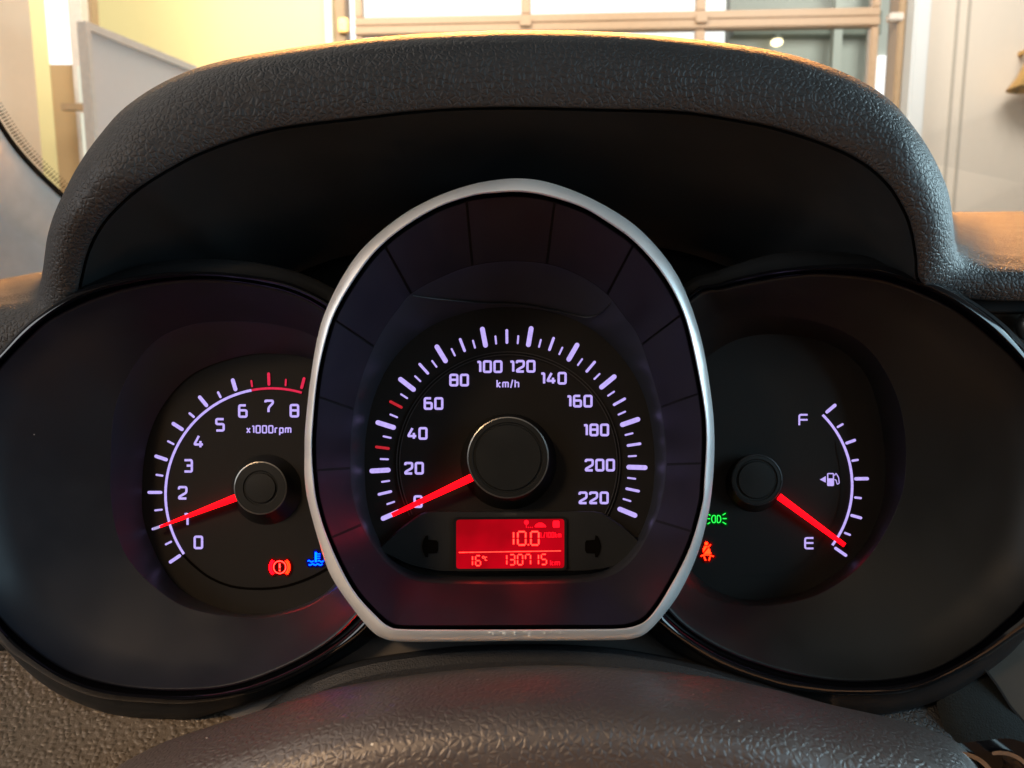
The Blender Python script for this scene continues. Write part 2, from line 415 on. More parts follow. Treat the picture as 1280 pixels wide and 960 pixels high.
# ================================================================ INSTRUMENT CLUSTER
CR = at(640, 805, .30)
cl = thing('instrument_cluster', 'black instrument cluster with three round gauges under the dashboard hood, speedometer in a silver ring', 'instrument cluster', CR)

# ---------------- tachometer (left) and fuel gauge (right) housings
Bo = [(650,223),(620,225),(588.8,230.8),(545,246),(501,270),(457.5,306),(431,341),(409.4,383),(397.3,420),(388,474.5),(381.5,535.6),(380.5,570),(381,600),(385.3,628.4),(398.4,676.6),(413.8,720),(442,762),(464,788),(479.4,798),(501,802),(560,802),(650,801),(720,800.5),(771,800),(788.8,798.6),(806,792.5),(826,772.8),(850,740),(872,692),(885,643.8),(891,600),(893,550),(889.5,499.7),(877.5,427.8),(858.8,369.7),(837,329),(804,291),(771,265.8),(727.5,242.8),(683.8,227.5)]
Bi = [(650,240),(620,241),(589,245),(545,260),(501,286.6),(468.4,315),(442,350),(420.3,387),(408.3,420),(397,471),(390.5,535.6),(390,570),(392,600),(396,628),(407,665.6),(427,711.6),(446.6,744.4),(473,772.8),(486,783),(501,786.4),(560,787),(650,787),(720,786.5),(771,786),(793,782.7),(810.6,772.8),(832.5,742),(861,687.5),(877.4,632.8),(880.6,600),(883,545),(879,499.7),(864,424),(850,380.6),(826,339),(793,302),(760,278),(727.5,259),(684,245)]
C0 = (638, 560)
O = Polar(Bo, C0, 360)
def inside(x, y):      # covered by the speedometer's ring
    return math.hypot(x - C0[0], y - C0[1]) < O.at(math.atan2(-(y - C0[1]), x - C0[0])) - 5
Lin = [(-50,612),(-40,545),(-22,500),(0,462),(35,425),(72,395),(144,365),(230,350.5),(305,354),(370,369),(420,400),(470,460),(497,600),(475,720),(442,773),(388,816),(305,852),(230,862),(144,856),(72,831),(0,770),(-35,700)]
Lout = [(-75,612),(-62,530),(-40,480),(0,440),(22,416),(44,397),(87,367),(131,352),(190,342),(251,339),(323,345),(375,358),(430,390),(490,450),(525,600),(500,720),(462,785),(400,830),(325,864),(240,880),(169,878),(120,872),(75,855),(37,831),(0,800),(-45,720)]
Lsh = [(-85,612),(-70,520),(-45,468),(0,436),(40,397),(85,364),(133,346),(180,331),(251,323.6),(330,330),(400,352),(470,400),(540,500),(550,612),(520,730),(470,793),(430,822),(375,852),(325,874),(275,889),(240,898),(200,898),(159,896),(120,887),(65,862.5),(11,815.6),(-55,730)]
Rin = [(867,373),(905,361),(946,352),(990,345),(1035.6,343),(1107,352),(1179,381),(1233,419),(1280,465),(1310,515),(1325,600),(1310,700),(1280,751),(1251,780),(1215,809),(1161,838),(1100,850),(1035,849),(964,834),(892,805),(838,764),(800,700),(778,600),(800,450)]
Rout = [(863,366),(892,355),(946,341),(1000,333),(1050,330),(1100,331),(1142,343),(1184,360),(1212,377),(1240,397),(1262,417),(1290,450),(1330,510),(1350,600),(1338,700),(1300,770),(1264,800),(1232,822),(1180,850),(1129,867),(1060,870),(1010,866),(964,858),(892,830),(820,778),(780,720),(750,600),(780,450)]
Rsh = [(850,360),(895,339),(964,318),(1021,314),(1071,318),(1107,327),(1143,341),(1184,358),(1213,374.5),(1242,394.5),(1265,414.5),(1293,447),(1335,509),(1360,600),(1345,700),(1310,765),(1277,802),(1257,822),(1232,841),(1197,864),(1163,879),(1129,888),(1094,893),(1060,888),(1035,884),(964,861),(900,840),(820,800),(760,720),(740,600),(770,450)]
E1L = [(138,593),(142,520),(160,470),(190,430),(225,410),(270,402),(340,405),(400,425),(455,480),(480,600),(455,700),(400,750),(355,768),(312,773),(240,762),(198,738),(165,705),(149,675),(140,635)]
E2L = [(178,604),(185,550),(205,505),(240,468),(290,448),(340,442),(400,455),(450,520),(458,610),(440,690),(410,738),(360,762),(312,768),(260,755),(215,726),(182,660)]
E1R = [(815,590),(830,500),(860,440),(900,402),(974,395),(1040,408),(1085,435),(1115,480),(1130,530),(1132,590),(1122,633),(1093,687),(1053,726),(1000,751),(928,757),(870,738),(830,690)]
E2R = [(830,590),(845,510),(870,460),(920,425),(980,418),(1040,432),(1080,465),(1100,520),(1107,590),(1100,640),(1078,685),(1042,718),(995,742),(930,749),(880,728),(845,680)]

def gauge(name, label, Pin, Pout, Psh, E1, E2, c0, c1, fmat):
    A = Polar(Pin, c0); B = Polar(Pout, c0); S = Polar(Psh, c0)
    g = obj(name, ring_loft([(A.pts(-1), .2636), (A.pts(-2.2), .2638), (A.pts(-4), .2646), (A.pts(0, Polar(E1, c0), .35), .272), (A.pts(0, Polar(E1, c0), .75), .281), (Polar(E1, c0).pts(), .2855)], clip=True), fmat, cl, CR, angle=180)
    g['label'] = label
    I1 = Polar(E1, c1); I2 = Polar(E2, c1)
    obj('inner_cone', ring_loft([(I1.pts(), .2855), (I1.pts(-1.5), .2862), (I1.pts(0, I2, .5), .2925), (I2.pts(), .2995)], clip=True), M['cone'] if fmat is M['funnel'] else fmat, g, CR)
    obj('dial_face', ring_loft([(I2.pts(3), .3022), (I2.pts(3), .3002)], cap=True), M['dial'], g, CR)
    # gloss ring: fine steps, then the rounded crown, then the matt shell behind
    gl = [(A.pts(-1.2), .2640), (A.pts(0), .2618), (A.pts(1.2), .2612), (A.pts(0, B, .16), .2622), (A.pts(0, B, .26), .2606), (A.pts(0, B, .36), .2612), (A.pts(0, B, .48), .2592),
          (A.pts(0, B, .64), .2585), (A.pts(0, B, .82), .2588), (A.pts(0, B, .94), .2600), (B.pts(), .2625)]
    obj('gloss_rim', ring_loft(gl, clip=True), M['gloss'], g, CR, angle=50)
    obj('outer_shell', ring_loft([(B.pts(-.5), .2632), (B.pts(.6), .2638), (B.pts(0, S, .5), .2650), (S.pts(-.5), .2672), (S.pts(.3), .2700), (S.pts(-1), .30)], clip=True), M['shell'], g, CR)
    return g
tach = gauge('tachometer', 'left gauge, the tachometer', Lin, Lout, Lsh, E1L, E2L, (235, 607), (310, 605), M['funnel'])
fuel = gauge('fuel_gauge', 'right gauge, the fuel gauge', Rin, Rout, Rsh, E1R, E2R, (1050, 600), (970, 590), M['funnel_warm'])
del fuel['label'], tach['label']

DL = .2998      # depth at which marks are printed on the side dials (plate at .3002)
def hub(parent, cb, rb, ct, rt, dplate, dtop, ringmat=True, inner=.86, rmat=None, rw=1.6, shadow=0):
    h = obj('needle_hub', ring_loft([(circle(*cb, rb), dplate), (circle(cb[0] * .5 + ct[0] * .5, cb[1] * .5 + ct[1] * .5, rt + (rb - rt) * .35), (dplate + dtop) / 2),
            (circle(*ct, rt), dtop), (circle(*ct, rt - 1), dtop - .0004), (circle(*ct, rt * inner + 1.2), dtop - .0005), (circle(*ct, rt * inner), dtop - .0001), (circle(*ct, rt * inner - 1.5), dtop - .0001),
            (circle(*ct, rt * inner - 2.5), dtop - .0008), (circle(*ct, rt * .3), dtop - .0010)], cap=True), M['cap'], parent, CR)
    bm = ring_loft([(circle(*ct, rt + rw * .5), dtop + .0004), (circle(*ct, rt + rw * .4), dtop - .0004), (circle(*ct, rt - rw * .4), dtop - .0006), (circle(*ct, rt - rw * .6), dtop - .0001)])
    obj('hub_ring', bm, rmat or M['ring'], parent, CR)
    return h
def needle(parent, root_px, tip_px, w0, w1, d0, d1, tipw=True):
    bm = bmesh.new()
    (x0, y0), (x1, y1) = root_px, tip_px
    l = math.hypot(x1 - x0, y1 - y0); nx, ny = -(y1 - y0) / l, (x1 - x0) / l
    n = 10; rows = []
    for i in range(n + 1):
        t = i / n; wd = w0 + (w1 - w0) * t; d = d0 + (d1 - d0) * t
        cx, cy = x0 + (x1 - x0) * t, y0 + (y1 - y0) * t
        rows.append([at(cx + nx * wd / 2, cy + ny * wd / 2, d + .0014), at(cx + nx * wd / 2, cy + ny * wd / 2, d + .0002), at(cx + nx * wd * .3, cy + ny * wd * .3, d), at(cx - nx * wd * .3, cy - ny * wd * .3, d),
                     at(cx - nx * wd / 2, cy - ny * wd / 2, d + .0002), at(cx - nx * wd / 2, cy - ny * wd / 2, d + .0014)])
    V = [[bm.verts.new(p) for p in r] for r in rows]
    for a, b in zip(V, V[1:]):
        for i in range(5): bm.faces.new((a[i], a[i + 1], b[i + 1], b[i]))
    bm.faces.new(V[0]); bm.faces.new(list(reversed(V[-1])))
    return obj('needle', bm, M['needle'], parent, CR, recalc=True, angle=60)

def bar(parent, p, q, w, d, mat, name='tick_mark', caps=True):
    bm = bmesh.new()
    l = math.hypot(q[0] - p[0], q[1] - p[1]); u = ((q[0] - p[0]) / l, (q[1] - p[1]) / l); e = w / 2 if caps else 0
    stroke(bm, [(p[0] + u[0] * e, p[1] + u[1] * e), (q[0] - u[0] * e, q[1] - u[1] * e)], w, d, .0003, caps=caps)
    return sobj(name, bm, mat, parent, CR)

# tachometer markings
TT = [((290.3,473),(295,489),5.0,0),((272,489.3),(276.3,497.6),3.0,0),((248.3,494.8),(259.5,508.5),4.6,0),((236,515.8),(243.3,522),3.0,0),((214.8,528.4),(229.4,537.8),4.6,0),
      ((209,551),(218,555.7),2.6,0),((193,569.6),(209.8,575.2),4.4,0),((194.5,593.3),(204.3,594.8),2.6,0),((184.3,615.5),(203,615.5),3.8,0),((192.8,638.1),(203.5,636.9),2.4,0),
      ((189.5,661.8),(206,656),3.0,0),((206.2,681),(215,676.6),2.6,0),((211.3,703.6),(226.2,693.6),4.2,0),
      ((314,475),(315.3,484),2.3,1),((335.7,465.5),(336.3,482.2),3.6,1),((357.4,473.5),(356.9,482.8),2.2,1),((380.5,471.5),(376.6,486.3),3.6,1)]
for p, q, wd, red in TT: bar(tach, p, q, wd, DL, M['tach_red'] if red else M['mark'])
cx, cy, rr = 339.5, 618, 132.6
def arcpts(cx, cy, r, a0, a1, n=36): return [(cx + r * math.cos(R(a0 + (a1 - a0) * i / n)), cy - r * math.sin(R(a0 + (a1 - a0) * i / n))) for i in range(n + 1)]
b = bmesh.new(); stroke(b, arcpts(cx, cy, rr, 214.2, 101), 3.2, DL - .00002, .0003, caps=False); sobj('scale_arc', b, M['mark'], tach, CR)
b = bmesh.new(); stroke(b, arcpts(cx, cy, rr, 100.9, 73.5, 14), 2.8, DL - .00002, .0003, caps=False); sobj('scale_arc', b, M['tach_red'], tach, CR)
for t, x, y in (('0',248,678),('1',232.8,649),('2',228.4,616),('3',235.2,582.3),('4',248.4,552),('5',275,531),('6',303.6,513.8),('7',336.4,508),('8',368,513.4)):
    write('numeral', t, x, y, 14.2, 9.2, 2.9, DL - .00002, M['mark'], tach, CR)
write('unit_text', 'x1000rpm', 336, 536.6, 8.6, 4.9, 1.7, DL - .00002, M['mark'], tach, CR, gap=3.0)
b = bmesh.new(); stroke(b, spline([(226,690),(240,705),(262,722),(290,733),(322,736),(355,733),(388,722),(415,707)], False, 6), 3.0, .29990, .0003, caps=False)
sobj('dial_groove', b, M['groove_dark'], tach, CR)
hub(tach, (333, 612), 44, (325.5, 610), 32.5, .3001, .2945, inner=.64, rw=1.7)
needle(tach, (296, 621.5), (199, 658.8), 9, 2.6, .2955, .2965)
bar(tach, (191, 661.6), (200, 658.4), 3.2, .2964, M['needle_tip'], 'needle_tip')

# fuel gauge markings
FT = [((1032.2,516.2),(1045.2,505.3),4.2),((1046,534.4),(1054.4,529.6),2.8),((1056.6,554.5),(1070,549.7),3.6),((1064.2,576.1),(1073.4,574.7),2.8),((1067.6,598.5),(1086.2,598.3),4.2),
      ((1067.6,621.7),(1077.3,622.8),2.8),((1063,643.8),(1077.7,647.9),3.6),((1055,665.7),(1063.6,669),2.6),((1043,684.3),(1058.8,695.2),3.8)]
for p, q, wd in FT: bar(fuel, p, q, wd, DL, M['mark'])
b = bmesh.new(); stroke(b, arcpts(940.8, 607, 124.4, 45.3, -36.8), 3.2, DL - .00002, .0003, caps=False); sobj('scale_arc', b, M['mark'], fuel, CR)
write('letter', 'F', 1004.3, 525, 13, 10.4, 2.3, DL, M['mark'], fuel, CR)
write('letter', 'E', 1011.6, 679, 13, 10.4, 2.3, DL, M['mark'], fuel, CR)
b = bmesh.new()
stroke(b, fillet([(1034.6,592),(1041.8,592),(1041.8,606.8),(1034.6,606.8)], 1, True), 1.5, DL, .0003, True, False)
poly(b, [(1035,598),(1041.4,598),(1041.4,606.4),(1035,606.4)], DL - .00001)
stroke(b, fillet([(1043,594.5),(1045,591.5),(1048.3,597),(1049,604),(1046.5,605.4),(1045,600),(1043,599.5)], 1), 1.2, DL - .00002, .0003, False, False)
poly(b, [(1024.7,599.5),(1032.2,595.2),(1032.2,603.2)], DL)
sobj('fuel_pump_symbol', b, M['mark'], fuel, CR)
hub(fuel, (943, 604), 36, (946, 600), 31.5, .3001, .2948, inner=.8, rmat=M['dimring'], rw=1.2)
needle(fuel, (973.5, 620.5), (1056, 681.5), 8.5, 5.5, .2955, .2965)
b = bmesh.new(); stroke(b, spline([(1062,540),(1046,552),(1050,580),(1052,610),(1046,645),(1030,672),(1010,700),(980,716),(930,720)], False, 6)[6:], 1.6, .2999, .0002, caps=False)
sobj('dial_groove', b, M['black'], fuel, CR)

# warning lights
def symbol(name, label, strokes, polys, mats, parent, halo=None):
    bm = bmesh.new(); k = 0
    for P, wd, clo, mi in strokes: stroke(bm, P, wd, DL - .0002 - k * .00001, .0005, clo, False, mi=mi); k += 1
    for P, mi in polys: poly(bm, P, DL - .0002 - k * .00001, .0005, mi); k += 1
    bmesh.ops.recalc_face_normals(bm, faces=bm.faces)
    me = bpy.data.meshes.new(name); bm.to_mesh(me); bm.free()
    for m_ in mats: me.materials.append(m_)
    o = obj(name, me, None, parent, CR, smooth=False); o['label'] = label
    for q, (ww, st_) in enumerate(((4.6, .07), (1.8, .20))):  # wider dim strokes behind each symbol: its glow painted onto the dial
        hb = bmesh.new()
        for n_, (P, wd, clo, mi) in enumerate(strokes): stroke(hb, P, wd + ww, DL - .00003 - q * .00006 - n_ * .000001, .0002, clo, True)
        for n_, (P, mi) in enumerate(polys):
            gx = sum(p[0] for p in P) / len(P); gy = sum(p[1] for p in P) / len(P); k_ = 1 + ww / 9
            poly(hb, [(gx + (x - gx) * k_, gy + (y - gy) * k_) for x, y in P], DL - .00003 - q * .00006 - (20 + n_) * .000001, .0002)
        sobj('painted_halo', hb, glow('painted_halo_glow', halo, st_, .1), parent, CR)
    return o
c = (349.6, 709)
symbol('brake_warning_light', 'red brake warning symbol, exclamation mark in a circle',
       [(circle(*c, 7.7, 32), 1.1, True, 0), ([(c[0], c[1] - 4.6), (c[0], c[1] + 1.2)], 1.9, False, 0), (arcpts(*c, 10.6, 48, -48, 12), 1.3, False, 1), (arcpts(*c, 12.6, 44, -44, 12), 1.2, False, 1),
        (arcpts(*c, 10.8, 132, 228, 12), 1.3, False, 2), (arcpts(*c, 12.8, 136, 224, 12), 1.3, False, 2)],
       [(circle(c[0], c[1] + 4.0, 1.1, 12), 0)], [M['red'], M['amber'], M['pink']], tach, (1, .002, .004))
wave = lambda x0, x1, y, a, ph=0: [(x0 + (x1 - x0) * i / 16, y + a * math.sin(ph + (x1 - x0) / 3.2 * 2 * math.pi / 2 * i / 16)) for i in range(17)]
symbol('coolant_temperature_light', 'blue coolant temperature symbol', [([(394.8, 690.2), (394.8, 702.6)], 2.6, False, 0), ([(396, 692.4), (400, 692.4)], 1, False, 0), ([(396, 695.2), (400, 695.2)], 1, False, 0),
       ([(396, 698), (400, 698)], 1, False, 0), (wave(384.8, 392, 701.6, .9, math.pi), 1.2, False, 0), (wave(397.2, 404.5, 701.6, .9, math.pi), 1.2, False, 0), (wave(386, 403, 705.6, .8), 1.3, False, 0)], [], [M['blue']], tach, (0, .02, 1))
def dlamp(cx, s): return fillet([(cx - s * 2.6, 644.3), (cx + s * .8, 644.3), (cx + s * 2.4, 648.8), (cx + s * .8, 653.3), (cx - s * 2.6, 653.3)], 2, True)
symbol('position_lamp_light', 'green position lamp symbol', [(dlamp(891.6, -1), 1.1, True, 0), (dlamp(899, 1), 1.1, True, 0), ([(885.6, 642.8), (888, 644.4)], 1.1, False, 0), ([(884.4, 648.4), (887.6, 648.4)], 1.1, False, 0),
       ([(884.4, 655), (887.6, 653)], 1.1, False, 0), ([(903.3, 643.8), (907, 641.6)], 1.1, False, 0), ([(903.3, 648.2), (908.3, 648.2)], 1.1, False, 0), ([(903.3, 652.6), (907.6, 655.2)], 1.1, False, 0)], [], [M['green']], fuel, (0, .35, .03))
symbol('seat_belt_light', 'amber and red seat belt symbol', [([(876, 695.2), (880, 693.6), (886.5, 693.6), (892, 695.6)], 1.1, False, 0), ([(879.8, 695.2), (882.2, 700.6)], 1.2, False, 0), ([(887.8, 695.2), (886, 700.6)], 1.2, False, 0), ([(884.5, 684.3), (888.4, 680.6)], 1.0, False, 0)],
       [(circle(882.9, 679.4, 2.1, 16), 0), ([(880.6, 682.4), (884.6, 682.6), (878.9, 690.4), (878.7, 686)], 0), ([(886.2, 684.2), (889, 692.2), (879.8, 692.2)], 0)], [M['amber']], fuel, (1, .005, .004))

# ---------------- speedometer
E1S = [(438,585),(441,520),(455,465),(475,420),(499,385),(514,368),(545,350),(590,333),(640,327),(690,332),(730,348),(758,368),(780,396),(797,420),(815,470),(828,520),(833,580),(826,630),(812,665),(790,700),(762,720),(720,728),(640,730),(560,729),(515,724),(487,707),(466,682),(449,650),(440,615)]
E2S = [(456,590),(458,540),(470,490),(495,445),(535,410),(585,390),(635,384),(690,390),(740,412),(780,450),(805,495),(816,545),(818,590),(812,635),(795,675),(770,702),(735,717),(640,720),(540,719),(500,706),(478,682),(461,640)]
I = Polar(Bi, C0, 360); S1 = Polar(E1S, C0, 360); S2 = Polar(E2S, C0, 360)
DS = .2900
sp = obj('speedometer', ring_loft([(I.pts(-5), .2502), (I.pts(-5, S1, .33), .2585), (I.pts(-5, S1, .66), .2665), (S1.pts(), .2738)]), M['black'], cl, CR)
obj('bezel_skirt', ring_loft([(O.pts(-3), .285), (O.pts(-1.2), .262), (O.pts(-.8), .2495)]), M['shell'], sp, CR)
obj('bezel', ring_loft([(O.pts(-1), .2500), (O.pts(-.2), .2496), (O.pts(), .2475), (O.pts(0, I, .06), .2455), (O.pts(0, I, .16), .2440), (O.pts(0, I, .38), .2426), (O.pts(0, I, .65), .2416), (O.pts(0, I, .88), .2411), (O.pts(0, I, .98), .2416), (I.pts(), .2430)]), M['silver'], sp, CR, angle=60)
b = bmesh.new()
for x, y, w_ in ((612,790.5,.9),(616,793,.7),(629,792.5,.6),(631,793.5,.6),(643,790.5,.7),(643.4,793.2,.6),(655,789.6,.8),(657,790.6,.6),(661.5,794.5,1.0),(680.5,792,.8),(689,790.4,.5),(625,790,.5),(700,792,.5)):
    stroke(b, [(x - w_, y + .3), (x + w_, y - .4)], w_, .2408, .0008)
sc_ = sobj('paint_chip', b, plastic('paint_chip', (.8, .78, .72), rough=.5), sp, CR); sc_['kind'] = 'stuff'
obj('bezel_lip', ring_loft([(I.pts(.4), .2448), (I.pts(-1.6), .2490), (I.pts(-2.8), .2492), (I.pts(-3.2), .2470), (I.pts(-4.4), .2468), (I.pts(-5.2), .2508)]), M['gloss'], sp, CR, angle=25)
obj('inner_cone', ring_loft([(S1.pts(.5), .2735), (S1.pts(-1.5), .2745), (S1.pts(0, S2, .5), .2820), (S2.pts(), .2902)]), M['cone'], sp, CR)
obj('dial_face', ring_loft([(S2.pts(3), .2915), (S2.pts(3), .2904)], cap=True), M['dial'], sp, CR)
GR = [((397,587.7),(438,585)),((397,496),(438,510.5)),((422,402.6),(460,428)),((482,309),(514,367)),((583,251),(590,330)),((694,248),(684,328)),((790,309),(758,370)),((847,397),(810,425)),((872,492.5),(826,509)),((879,579.4),(833,580.5)),((866,665),(820,651)),((413,672.5),(453,655))]
ang = lambda p: math.atan2(-(p[1] - C0[1]), p[0] - C0[0]) % (2 * math.pi)
for i in range(12):
    a, b_ = GR[i], GR[(i + 1) % 12]          # going clockwise: angle falls
    if i == 10: a, b_ = GR[10], GR[11]
    ao, ai = ang(a[0]), ang(a[1]); bo, bi = ang(b_[0]), ang(b_[1])
    while bo > ao: bo -= 2 * math.pi
    while bi > ai: bi -= 2 * math.pi
    gp = .0055; n = 64 if i == 10 else 12; bm = bmesh.new(); rows = []
    for r_ in range(6):
        f = r_ / 5; f = .015 + f * .97
        row = []
        for k in range(n + 1):
            t = k / n
            tho = ao - gp + (bo + gp - ao + gp) * t; thi = ai - gp * 1.4 + (bi + gp * 1.4 - ai + gp * 1.4) * t
            ro = I.at(tho) - 5; ri = S1.at(thi)
            po = (C0[0] + ro * math.cos(tho), C0[1] - ro * math.sin(tho)); pi_ = (C0[0] + ri * math.cos(thi), C0[1] - ri * math.sin(thi))
            x = po[0] + (pi_[0] - po[0]) * f; y = po[1] + (pi_[1] - po[1]) * f
            row.append((x, y, .2502 + (.2738 - .2502) * f))
        rows.append(row)
    cxm = sum(p[0] for r_ in rows for p in r_) / (6 * (n + 1)); cym = sum(p[1] for r_ in rows for p in r_) / (6 * (n + 1))
    strip([[at(x, y, d - .0015) for x, y, d in r_] for r_ in rows], bm)
    edge = rows[0] + [r_[-1] for r_ in rows[1:]] + list(reversed(rows[-1][:-1])) + [r_[0] for r_ in reversed(rows[1:-1])]
    V1 = [bm.verts.new(at(x, y, d - .0015)) for x, y, d in edge]; V2 = [bm.verts.new(at(x, y, d + .0006)) for x, y, d in edge]
    for k in range(len(edge)): bm.faces.new((V1[k], V1[(k + 1) % len(edge)], V2[(k + 1) % len(edge)], V2[k]))
    bmesh.ops.remove_doubles(bm, verts=bm.verts, dist=.000001)
    o = obj('funnel_panel', bm, M['panel'], sp, CR, recalc=True, angle=14)
# ledge in the upper cone
def cone_d(x, y):
    th = math.atan2(-(y - C0[1]), x - C0[0]); r = math.hypot(x - C0[0], y - C0[1]); a_, b_ = S1.at(th), S2.at(th)
    return .2745 + (.2902 - .2745) * min(1, max(0, (a_ - r) / (a_ - b_)))
lp = spline([(516,370),(545,374),(600,379),(650,381),(700,390),(732,397),(750,392),(762,380)], False, 8)
obj('cone_ledge', strip([[at(x, y - 1.8, cone_d(x, y) - .0002) for x, y in lp], [at(x, y - .8, cone_d(x, y) - .0012) for x, y in lp], [at(x, y, cone_d(x, y) - .0012) for x, y in lp], [at(x, y + .4, cone_d(x, y) + .001) for x, y in lp]]), M['cone'], sp, CR)
# scale ring
SCx, SCy = 635.5, 579.3
def ang_of(v): return 203.7 - v * (226.0 / 220)
DM = DS - .0001
for v in range(0, 221, 5):
    a = R(ang_of(v)); u = (math.cos(a), -math.sin(a))
    if v % 20 == 0: r0, r1, wd, mt = 147.5, 174.0, 6.0, M['mark']
    elif v % 10 == 0: r0, r1, wd, mt = 149.5, 168.0, 3.4, (M['mark_red'] if v in (30, 50) else M['mark'])
    else: r0, r1, wd, mt = 149.5, 160.8, 2.3, M['mark']
    bar(sp, (SCx + u[0] * r0, SCy + u[1] * r0), (SCx + u[0] * r1, SCy + u[1] * r1), wd, DM, mt)
rb = bmesh.new()
for r_, dd in ((139.5, 0), (136.0, 0)):
    stroke(rb, arcpts(SCx, SCy, r_, 208, -28, 80), 1.2, DM - .0004, .0008, caps=False)
obj('scale_ring', rb, M['dimring'], sp, CR)
for t, x, y in (('0',522.6,627),('20',517.5,585.3),('40',521.9,541.8),('60',541.9,504.4),('80',573.9,475.1),('100',612,458.3),('120',653.2,457.9),('140',692,472.8),('160',724.6,501.4),('180',745.2,537.4),('200',749.8,581.4),('220',742,622.3)):
    write('numeral', t, x, y, 13.0, 8.6, 2.9, DM - .0001, M['mark'], sp, CR, gap=4.6)
write('unit_text', 'km/h', 634.8, 479.6, 9.0, 5.0, 1.7, DM - .0001, M['mark'], sp, CR, gap=3.1)
hub(sp, (635.5, 577), 60, (635, 572), 50.3, .2903, .2815, inner=.86, rw=1.8)
needle(sp, (592, 595.8), (490, 643.8), 9.5, 5.0, .2830, .2855)

# lower display housing
hp = [(470,688),(500,660),(529,639),(640,638.5),(751,638.7),(782,660),(806,682),(792,698),(768,709),(735,714),(640,715.5),(545,714.5),(508,706),(486,694)]
hp2 = fillet(hp, 8, True, 3)
hP = Polar(fillet(hp, 10, True, 4), (638, 678), 160, sm=False)
dh = obj('display_housing', ring_loft([(hP.pts(0), .2903), (hP.pts(-.5), .2868), (hP.pts(-2.5), .2862), (hP.pts(0, Polar(circle(638, 678, 30), (638, 678), 160, sm=False), .75), .2858)], cap=True), M['housing'], cl, CR)
def rrect(x0, y0, x1, y1, r, sk=0): return fillet([(x0, y0), (x1, y0 - sk), (x1, y1 - sk), (x0, y1)], r, True, 4)
fr = rrect(566.5, 646.5, 708.5, 714, 6, 1); fr2 = rrect(570.3, 649.6, 705.3, 711, 4, 1)
obj('display_frame', ring_loft([(fr, .2860), (fr, .2850), (fr2, .2851), (fr2, .2858)]), M['black'], dh, CR, angle=30)
b = bmesh.new(); poly(b, rrect(569.8, 649.2, 705.8, 711.4, 4, 1), .2855, .0004)
scr = sobj('display_screen', b, M['lcd'], dh, CR)
D7 = .2853
b = bmesh.new(); stroke(b, [(573.5, 690.6), (701, 688.6)], 1.1, D7, .0001, caps=False); sobj('divider_line', b, M['lcd_seg'], dh, CR)
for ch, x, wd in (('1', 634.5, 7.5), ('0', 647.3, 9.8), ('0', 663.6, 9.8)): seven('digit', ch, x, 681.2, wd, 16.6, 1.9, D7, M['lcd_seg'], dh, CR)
b = bmesh.new(); poly(b, circle(660.4, 681, 1.0, 10), D7, .0001); sobj('decimal_point', b, M['lcd_seg'], dh, CR)
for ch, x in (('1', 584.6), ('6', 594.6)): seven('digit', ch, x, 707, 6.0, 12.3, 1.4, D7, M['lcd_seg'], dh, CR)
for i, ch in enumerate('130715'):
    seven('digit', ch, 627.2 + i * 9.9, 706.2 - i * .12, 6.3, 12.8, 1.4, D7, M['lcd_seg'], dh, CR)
b = bmesh.new(); stroke(b, circle(604.2, 696.6, 1.3, 10), .8, D7, .0001, True); sobj('degree_sign', b, M['lcd_seg'], dh, CR)
write('unit_text', 'C', 607.6, 698.4, 4, 2.6, .9, D7, M['lcd_seg'], dh, CR, th=.0001)
write('unit_text', 'km', 693.8, 703.4, 6.2, 4.2, 1.2, D7, M['lcd_soft'], dh, CR, gap=2.2, th=.0001)
write('unit_text', 'L/100km', 688.6, 668.6, 6.0, 2.5, 1.0, D7, M['lcd_soft'], dh, CR, gap=1.75, th=.0001)
b = bmesh.new(); poly(b, circle(658, 653, 3, 14), D7, .0001); stroke(b, [(658, 656), (658, 659.6)], 1, D7, .0001, caps=False)
for x in (660.5, 663, 665.5): poly(b, circle(x, 659.2, .7, 6), D7 - .00002, .0001)
poly(b, fillet([(668,659),(669,656),(673,653.4),(678,653.4),(682,656.5),(683,659)], 1, True), D7, .0001)
sobj('trip_symbol', b, M['lcd_soft'], dh, CR)
b = bmesh.new(); poly(b, fillet([(691, 650.8), (699.4, 650.8), (699.8, 659.4), (691, 659.8)], 2.2, True), D7, .0001); sobj('fuel_symbol', b, M['lcd_soft'], dh, CR)
# unlit turn arrows in the housing
for nm, s, x0 in (('turn_arrow', 1, 538), ('turn_arrow', -1, 741)):
    b = bmesh.new(); P = [(x0 - s * 10.5, 683), (x0 - s * 9, 676), (x0 - s * 6, 670), (x0 - s * 3.2, 669), (x0 - s * 2.6, 674.5), (x0 + s * 8, 675.5), (x0 + s * 9.6, 678), (x0 + s * 9.6, 688), (x0 + s * 8, 691.5), (x0 - s * 2.6, 691.8), (x0 - s * 3, 696.5), (x0 - s * 6, 696.5), (x0 - s * 9, 690)]
    poly(b, P, .28555, .0003); sobj(nm, b, M['groove_dark'], dh, CR)

# lower trim between the gauges: grey-brown plastic under the bezel, shoulders beside it
b = bmesh.new()
rows = []
for d, dy in ((.290, -30), (.2745, 0), (.2705, 30), (.2700, 90), (.2720, 94)):
    rows.append([at(x, y + dy, d) for x, y in spline([(262,880),(300,868),(330,850),(400,812),(455,780),(640,775),(822,780),(880,810),(960,845),(1040,862),(1060,868)], False, 6)])
obj('lower_trim', strip(rows), M['trim'], cl, CR)

# ================================================================ DASHBOARD
DR = at(640, 960, .45)
da = thing('dashboard', 'black grained dashboard with rounded leather-look hood arching over the instrument cluster', 'dashboard', DR)
